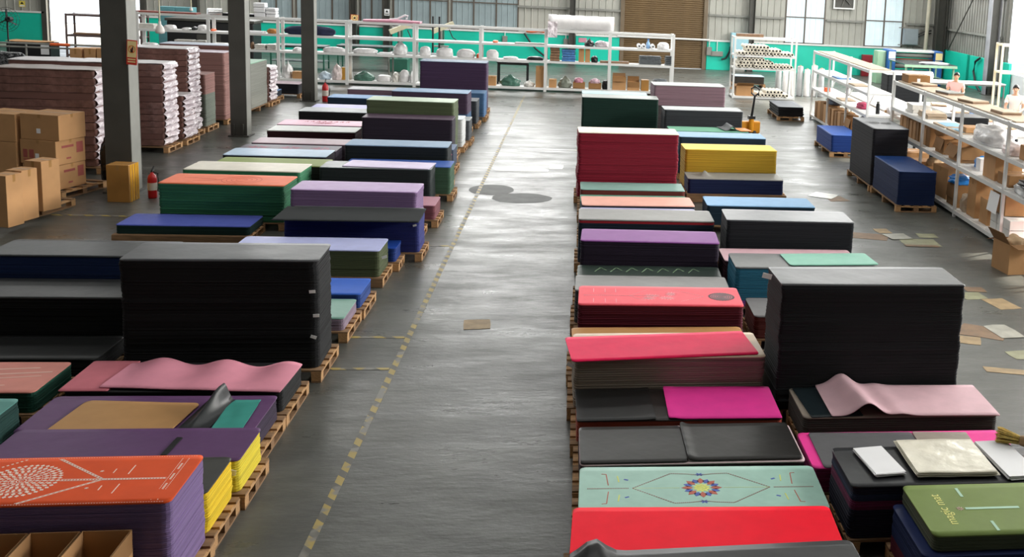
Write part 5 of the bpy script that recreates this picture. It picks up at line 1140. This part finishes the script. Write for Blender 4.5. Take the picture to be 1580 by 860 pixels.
# laminating machine
MBL = M('machine_blue', '1f5fa8', .4, .08, 4); MGR = M('machine_pale_green', '9cc0a0', .45, .06, 4)
t = thing('laminating_machine', 'blue and pale green laminating machine by the back wall', 'machine', (14.3, 45.3, 0))
for sx in (-1.05, 1.05): MB().span((sx-.18, -.45, 0), (sx+.18, .45, 1.5)).build('side_housing', MBL, t, bevel=.03)
MB().span((-1.62, -.2, 0), (-1.24, .45, 1.42)).build('green_panel', MGR, t, bevel=.02)
for z, r_ in ((1.28, .1), (1.02, .12), (.8, .1)): MB().cyl((-.9, -.1, z), (.9, -.1, z), r_, n=18).build('roller', M('roller_brown', '7a4a38', .35, .1, 5) if r_ > .11 else STEELG, t, smooth=True)
MB().span((-.95, -.3, 1.42), (.95, .3, 1.5)).build('cross_cover', RACKW, t); MB().box((-1.05, -.46, 1.28), (.3, .02, .3)).build('instruction_plate', PAPER, t); MB().box((1.05, -.46, 1.28), (.3, .02, .3)).build('control_plate', SCR, t); MB().span((-.9, -.4, .1), (.9, .4, .6)).build('base_frame', STEELD, t)
t = thing('feed_bench', 'pale green feed bench with a glass top in front of the laminating machine', 'bench', (14.0, 43.0, 0))
for sx in (-1.0, 0, 1.0):
    for sy in (-1.1, 1.1): piece('leg', MGR, t, (sx, sy, .55), (.07, .07, 1.1))
MB().span((-1.1, -1.2, 1.1), (1.1, 1.2, 1.14)).build('top', M('glass_dark', '4a4f52', .12, .05, 4), t); MB().span((-1.1, -1.25, 1.02), (1.1, -1.18, 1.12)).build('front_rail', MGR, t); MB().span((-1.0, -1.1, .45), (1.0, 1.1, .48)).build('shelf', MGR, t)
blob('paper_wad', 'white papers lying on the feed bench', 'paper', 14.3, 42.3, 1.145, .6, .25, .05, PAPER, 3, .2)
tag(MB().span((-.25, -.12, 0), (.25, .12, 1.0)).build('fire_cabinet', M('dark_red', '8a2028', .4, .05, 5), None, (aty(1336, 115, 48.6).x, 48.6, .0), bevel=.02), 'dark red fire cabinet at the teal back wall', 'cabinet')
t = thing('electric_cabinet', 'grey electric cabinet hanging on the back wall above the machine', 'cabinet', (aty(1406, 57, 48.6).x, 48.75, aty(1406, 57, 48.6).z)); MB().span((-.34, -.15, -.37), (.34, .15, .37)).build('body', M('cabinet_grey', '9aa3aa', .35, .05, 4), t, bevel=.01); MB().span((-.3, -.165, -.33), (.3, -.15, .33)).build('door', M('cabinet_grey'), t)
for z in (.4, -.4): MB().span((-.55, .02, z-.02), (1.0, .1, z+.02)).build('mounting_rail', STEELG, t)
for z in (.1, -.02): MB().tube([(.34, 0, z), (.6, -.05, z+.15), (1.0, 0, z+.22)], .03).build('cable', BLACK, t)
t = thing('exhaust_fan', 'square exhaust fan set in the back wall at the top edge', 'fan', (11.95, 48.85, 3.35)); MB().span((-.5, -.1, -.3), (.5, 0, -.24)).span((-.5, -.1, .64), (.5, 0, .7)).span((-.5, -.1, -.24), (-.44, 0, .64)).span((.44, -.1, -.24), (.5, 0, .64)).build('frame', RACKW, t)
for i in range(6): a = R(i*60+15); MB().bar((0, -.06, .2), (.4*math.cos(a), -.06, .2+.4*math.sin(a)), .14, .01).build('blade', STEELG, t)
MB().span((-.44, -.02, -.24), (.44, -.01, .64)).build('backing', STEELD, t); MB().cyl((0, -.1, .2), (0, -.02, .2), .07).build('hub', STEELG, t)
tag(MB().tube([(15.9, 48.5, 1.3), (15.95, 48.5, 5.0)], .09, 12).build('down_pipe', M('pipe_cream', 'cfc8b4', .5, .05, 4)), 'cream down pipe in the back right corner', 'pipe')
tag(MB().tube([atx(x, y, 16.7) for x, y in ((1512, 90), (1505, 95), (1502, 110), (1505, 130), (1512, 142))], .05).build('black_cable', BLACK), 'black cable looping on the teal right wall', 'cable')
tag(MB().tube([(16.75, 47.8, 1.4), (16.7, 44.5, 4.2)], .03).build('brace_rod', STEELD), 'dark diagonal brace rod on the right wall', 'rod')
# cream shelf frame at the right edge
CRM = M('cream_paint', 'e6dcc0', .45, .05, 4); cp = aty(1549, 70, 30)
t = rack('cream_rack', 'cream painted shelf frame behind the second worker', 'x', cp.x-.05, 1, 1.9, 29.9, .5, (.5, 1.9, 2.7), (True, True, True), mat=CRM)
# cardboard and tape scraps on the floor
SCP = [M('floor_card_tan', '9c8460', .6, .25, 6), M('floor_card_green', '8c8b6c', .55, .2, 6), M('floor_card_brown', '7d6248', .6, .25, 6), M('floor_paper_wet', 'a9a79c', .3, .25, 5)]
nsc = 0
for lab, px, py, L_, D_, rz, k in (
 ('small square tan cardboard piece on the floor by the navy stack', 1362, 357, .26, .34, 5, 0), ('worn brown cardboard strip on the floor beside the charcoal stack', 1340, 365, .62, .45, -14, 2), ('olive cardboard piece on the floor, largest of the patch', 1420, 375, .60, .50, 0, 1), ('short olive cardboard piece on the floor beside the largest one', 1430, 364, .36, .3, 0, 1),
 ('thin brown strip along the floor below the olive pieces', 1422, 380, .58, .12, -3, 2), ('grey green paper stuck to the floor left of the olive pieces', 1385, 366, .4, .4, 10, 3), ('tan strip of cardboard on the floor right of the tall black stack', 1545, 469, .34, .5, 12, 0), ('pale piece of cardboard on the floor behind the tall black stack', 1500, 457, .34, .34, 8, 1),
 ('brown scrap on the floor above the pale piece', 1503, 447, .3, .24, -5, 2), ('wet torn cardboard sheet on the floor at the right', 1515, 512, .55, .5, -28, 2), ('crumpled wet paper on the floor beside the torn sheet', 1548, 512, .32, .5, 10, 3), ('long tan strip on the floor at the right edge', 1552, 573, .5, .16, -14, 0), ('brown scrap peeking out right of the tall black stack', 1493, 525, .3, .3, -20, 0), ('pale scrap on the floor at the far right', 1575, 548, .3, .28, 10, 1),
 ('small torn paper stuck on the aisle floor', 737, 501, .32, .34, 5, 0), ('small pale patch on the aisle near the crimson stack', 858, 258, .3, .5, 0, 3), ('thin white strip on the aisle floor', 803, 262, 1.1, .35, 2, 3), ('thin white line piece on the far aisle floor', 845, 231, 1.4, .12, 0, 3), ('brown scrap beside the navy stack pallet', 1290, 307, .4, .5, 10, 2), ('long brown strips on the floor beside the sunburst stack', 1270, 302, .5, .5, -30, 3)):
    p = atz(px, py, 0); m = MB(); pts = []
    for (a, c) in ((-.5, -.5), (0, -.52), (.5, -.5), (.52, 0), (.5, .5), (0, .5), (-.5, .5), (-.51, 0)): pts.append((a*L_*RNG.uniform(.88, 1.05), c*D_*RNG.uniform(.85, 1.05)))
    zz = {4: .0045, 5: .009, 10: .0045, 19: .0045}.get(nsc, 0); nsc += 1; m.poly(pts, .0005+zz, .004+zz); tag(m.build('cardboard_scrap', SCP[k], None, (p.x, p.y, 0), R(rz)), lab, 'cardboard')
DMP = M('damp_stain', '41423f', .5, .3, 3, spec=.12)
for lab, px, py, rx, ry in (('dark round damp stain on the aisle, left one', 758, 293, .42, .5), ('dark round damp stain on the aisle, right one', 805, 306, .55, .45)):
    p = atz(px, py, 0); pts = [(rx*math.cos(R(i*12))*(1+.1*noise.noise(Vector((i*.5, px, 0)))), ry*math.sin(R(i*12))*(1+.12*noise.noise(Vector((i*.4, px, 3))))) for i in range(30)]
    tag(MB().poly(pts, .0004, .0015).build('damp_stain', DMP, None, (p.x, p.y, 0)), lab, 'stain')
# ------------------------------------------------------------------ two workers
SKIN = M('skin', 'c99a7e', .5, .05, 8); HAIR = M('black_hair', '16120f', .5, .2, 20); TRS = M('dark_trousers', '22242a', .8, .1, 6)
def skinned(name, verts, edges, radii, mat, parent, sub=2, root=0):
    me = bpy.data.meshes.new(name); me.from_pydata(verts, edges, []); o = bpy.data.objects.new(name, me); C.objects.link(o); o.parent = parent; me.materials.append(mat)
    md = o.modifiers.new('skin', 'SKIN'); md.use_smooth_shade = True
    if not me.skin_vertices: 
        me.skin_vertices.__class__
        bpy.context.view_layer.objects.active = o
    lay = me.skin_vertices[0].data
    for i, r_ in enumerate(radii):
        lay[i].radius = r_ if isinstance(r_, tuple) else (r_, r_); lay[i].use_root = (i == root)
    s_ = o.modifiers.new('sub', 'SUBSURF'); s_.levels = sub; s_.render_levels = sub; return o
def person(label, x, y, rz, shirt, sc=1., lean=.12, headdown=.1):
    t = thing('person', label, 'person', (x, y, 0), rz); f = -1   # faces -y locally
    L = lambda z, k=1.: (0, f*lean*max(0, z-.95)*k, z)
    V = [(0, 0, .95), L(1.1), L(1.25), L(1.38), L(1.47), (0, f*(lean*.52+headdown*.4), 1.54), (0, f*(lean*.56+headdown), 1.61), (0, f*(lean*.56+headdown*.8), 1.68)]
    E_ = [(0, 1), (1, 2), (2, 3), (3, 4), (4, 5), (5, 6), (6, 7)]; Rr = [(.15, .11), (.14, .105), (.16, .11), (.15, .10), (.055, .055), (.062, .075), (.078, .09), (.06, .07)]
    hands = []
    for s in (-1, 1):
        n0 = len(V); sh = (s*.18, L(1.38)[1], 1.385); el = (s*.25, f*.12, 1.12); wr = (s*.14, f*.36, 1.02); hd = (s*.11, f*.43, 1.0)
        V += [sh, el, wr, hd]; E_ += [(3, n0), (n0, n0+1), (n0+1, n0+2), (n0+2, n0+3)]; Rr += [.062, .042, .03, (.038, .022)]; hands.append((s, n0+3))
        hp = (s*.09, 0, .88); kn = (s*.10, f*.03, .48); an = (s*.10, 0, .09); to = (s*.11, f*.14, .04); n1 = len(V)
        V += [hp, kn, an, to]; E_ += [(0, n1), (n1, n1+1), (n1+1, n1+2), (n1+2, n1+3)]; Rr += [.085, .06, .045, (.045, .035)]
    for s, hi in hands:
        for k in range(5):
            n2 = len(V); hx, hy, hz = V[hi]; off = (k-1.5)*.018*s if k < 4 else -.03*s; ln = (.07, .08, .075, .06, .045)[k]
            if k == 4: V += [(hx-.035*s, hy+.01, hz), (hx-.045*s, hy+f*.03, hz-.005)]
            else: V += [(hx+off, hy+f*ln*.55, hz), (hx+off, hy+f*ln, hz-.02)]
            E_ += [(hi, n2), (n2, n2+1)]; Rr += [.009, .008]
    skinned('body', V, E_, Rr, SKIN, t)
    nose = V[6]; hb = Vector(V[6])
    # clothing
    cv = [(0, 0, .90), L(1.08), L(1.25), L(1.37), L(1.44)]; ce = [(0, 1), (1, 2), (2, 3), (3, 4)]; cr_ = [(.18, .14), (.165, .13), (.18, .135), (.175, .12), (.085, .08)]
    for s in (-1, 1):
        n0 = len(cv); cv += [(s*.19, L(1.38)[1], 1.385), (s*.235, f*.08, 1.2)]; ce += [(3, n0), (n0, n0+1)]; cr_ += [.085, .07]
    skinned('shirt', cv, ce, cr_, shirt, t)
    tv = [(0, 0, .93)]; te = []; tr = [(.17, .13)]
    for s in (-1, 1):
        n0 = len(tv); tv += [(s*.095, 0, .84), (s*.10, f*.03, .48), (s*.10, 0, .12)]; te += [(0, n0), (n0, n0+1), (n0+1, n0+2)]; tr += [.10, .075, .065]
    skinned('trousers', tv, te, tr, TRS, t)
    bm_ = bmesh.new(); bmesh.ops.create_icosphere(bm_, subdivisions=3, radius=1)
    for v in bm_.verts:
        n = v.co.copy(); fr = max(0, f*n.y); k = 1+.05*noise.noise(n*4)
        z = n.z if n.z > -.35+.75*fr*(fr > .2) else -.35+.75*fr*(fr > .2)
        q_ = .86 if z != n.z else 1.
        v.co = Vector((n.x*.088*k*q_, n.y*.102*k*q_, z*.105*k))
    me = bpy.data.meshes.new('hair'); bm_.to_mesh(me); bm_.free(); link(me, 'hair', HAIR, t, (0, hb.y+.026, hb.z+.035), smooth=True)
    fy = hb.y+f*.092
    MB().lathe([(.004, .025), (.012, .0), (.014, -.008), (.004, -.014)], (0, fy-f*.004, hb.z), 10).build('nose', SKIN, t, smooth=True)
    for s in (-1, 1):
        MB().box((s*.03, fy-f*.012, hb.z+.022), (.022, .01, .008)).build('eye', HAIR, t); MB().box((s*.03, fy-f*.012, hb.z+.042), (.032, .008, .006)).build('eyebrow', HAIR, t); MB().lathe([(.006, -.02), (.012, 0), (.008, .025)], (s*.08, hb.y, hb.z+.005), 8).build('ear', SKIN, t)
    MB().box((0, fy-f*.012, hb.z-.035), (.04, .01, .008)).build('mouth', M('lips', 'a0605a', .5, .05, 9), t)
    t.scale = (sc, sc, sc); return t
p1 = aty(1474, 110, 31.2); person('worker in a pale pink T-shirt bending over the packing table', p1.x+.1, 31.35, R(-18), M('pink_shirt', 'd9aca8', .8, .05, 6), p1.z/1.76, .3, .16)
p2 = aty(1563, 128, 27.6); person('worker in a white T-shirt standing at the right edge of the hall', p2.x+.12, 27.6, R(-30), M('white_shirt', 'ece4da', .8, .04, 6), p2.z/1.78, .1, .08)
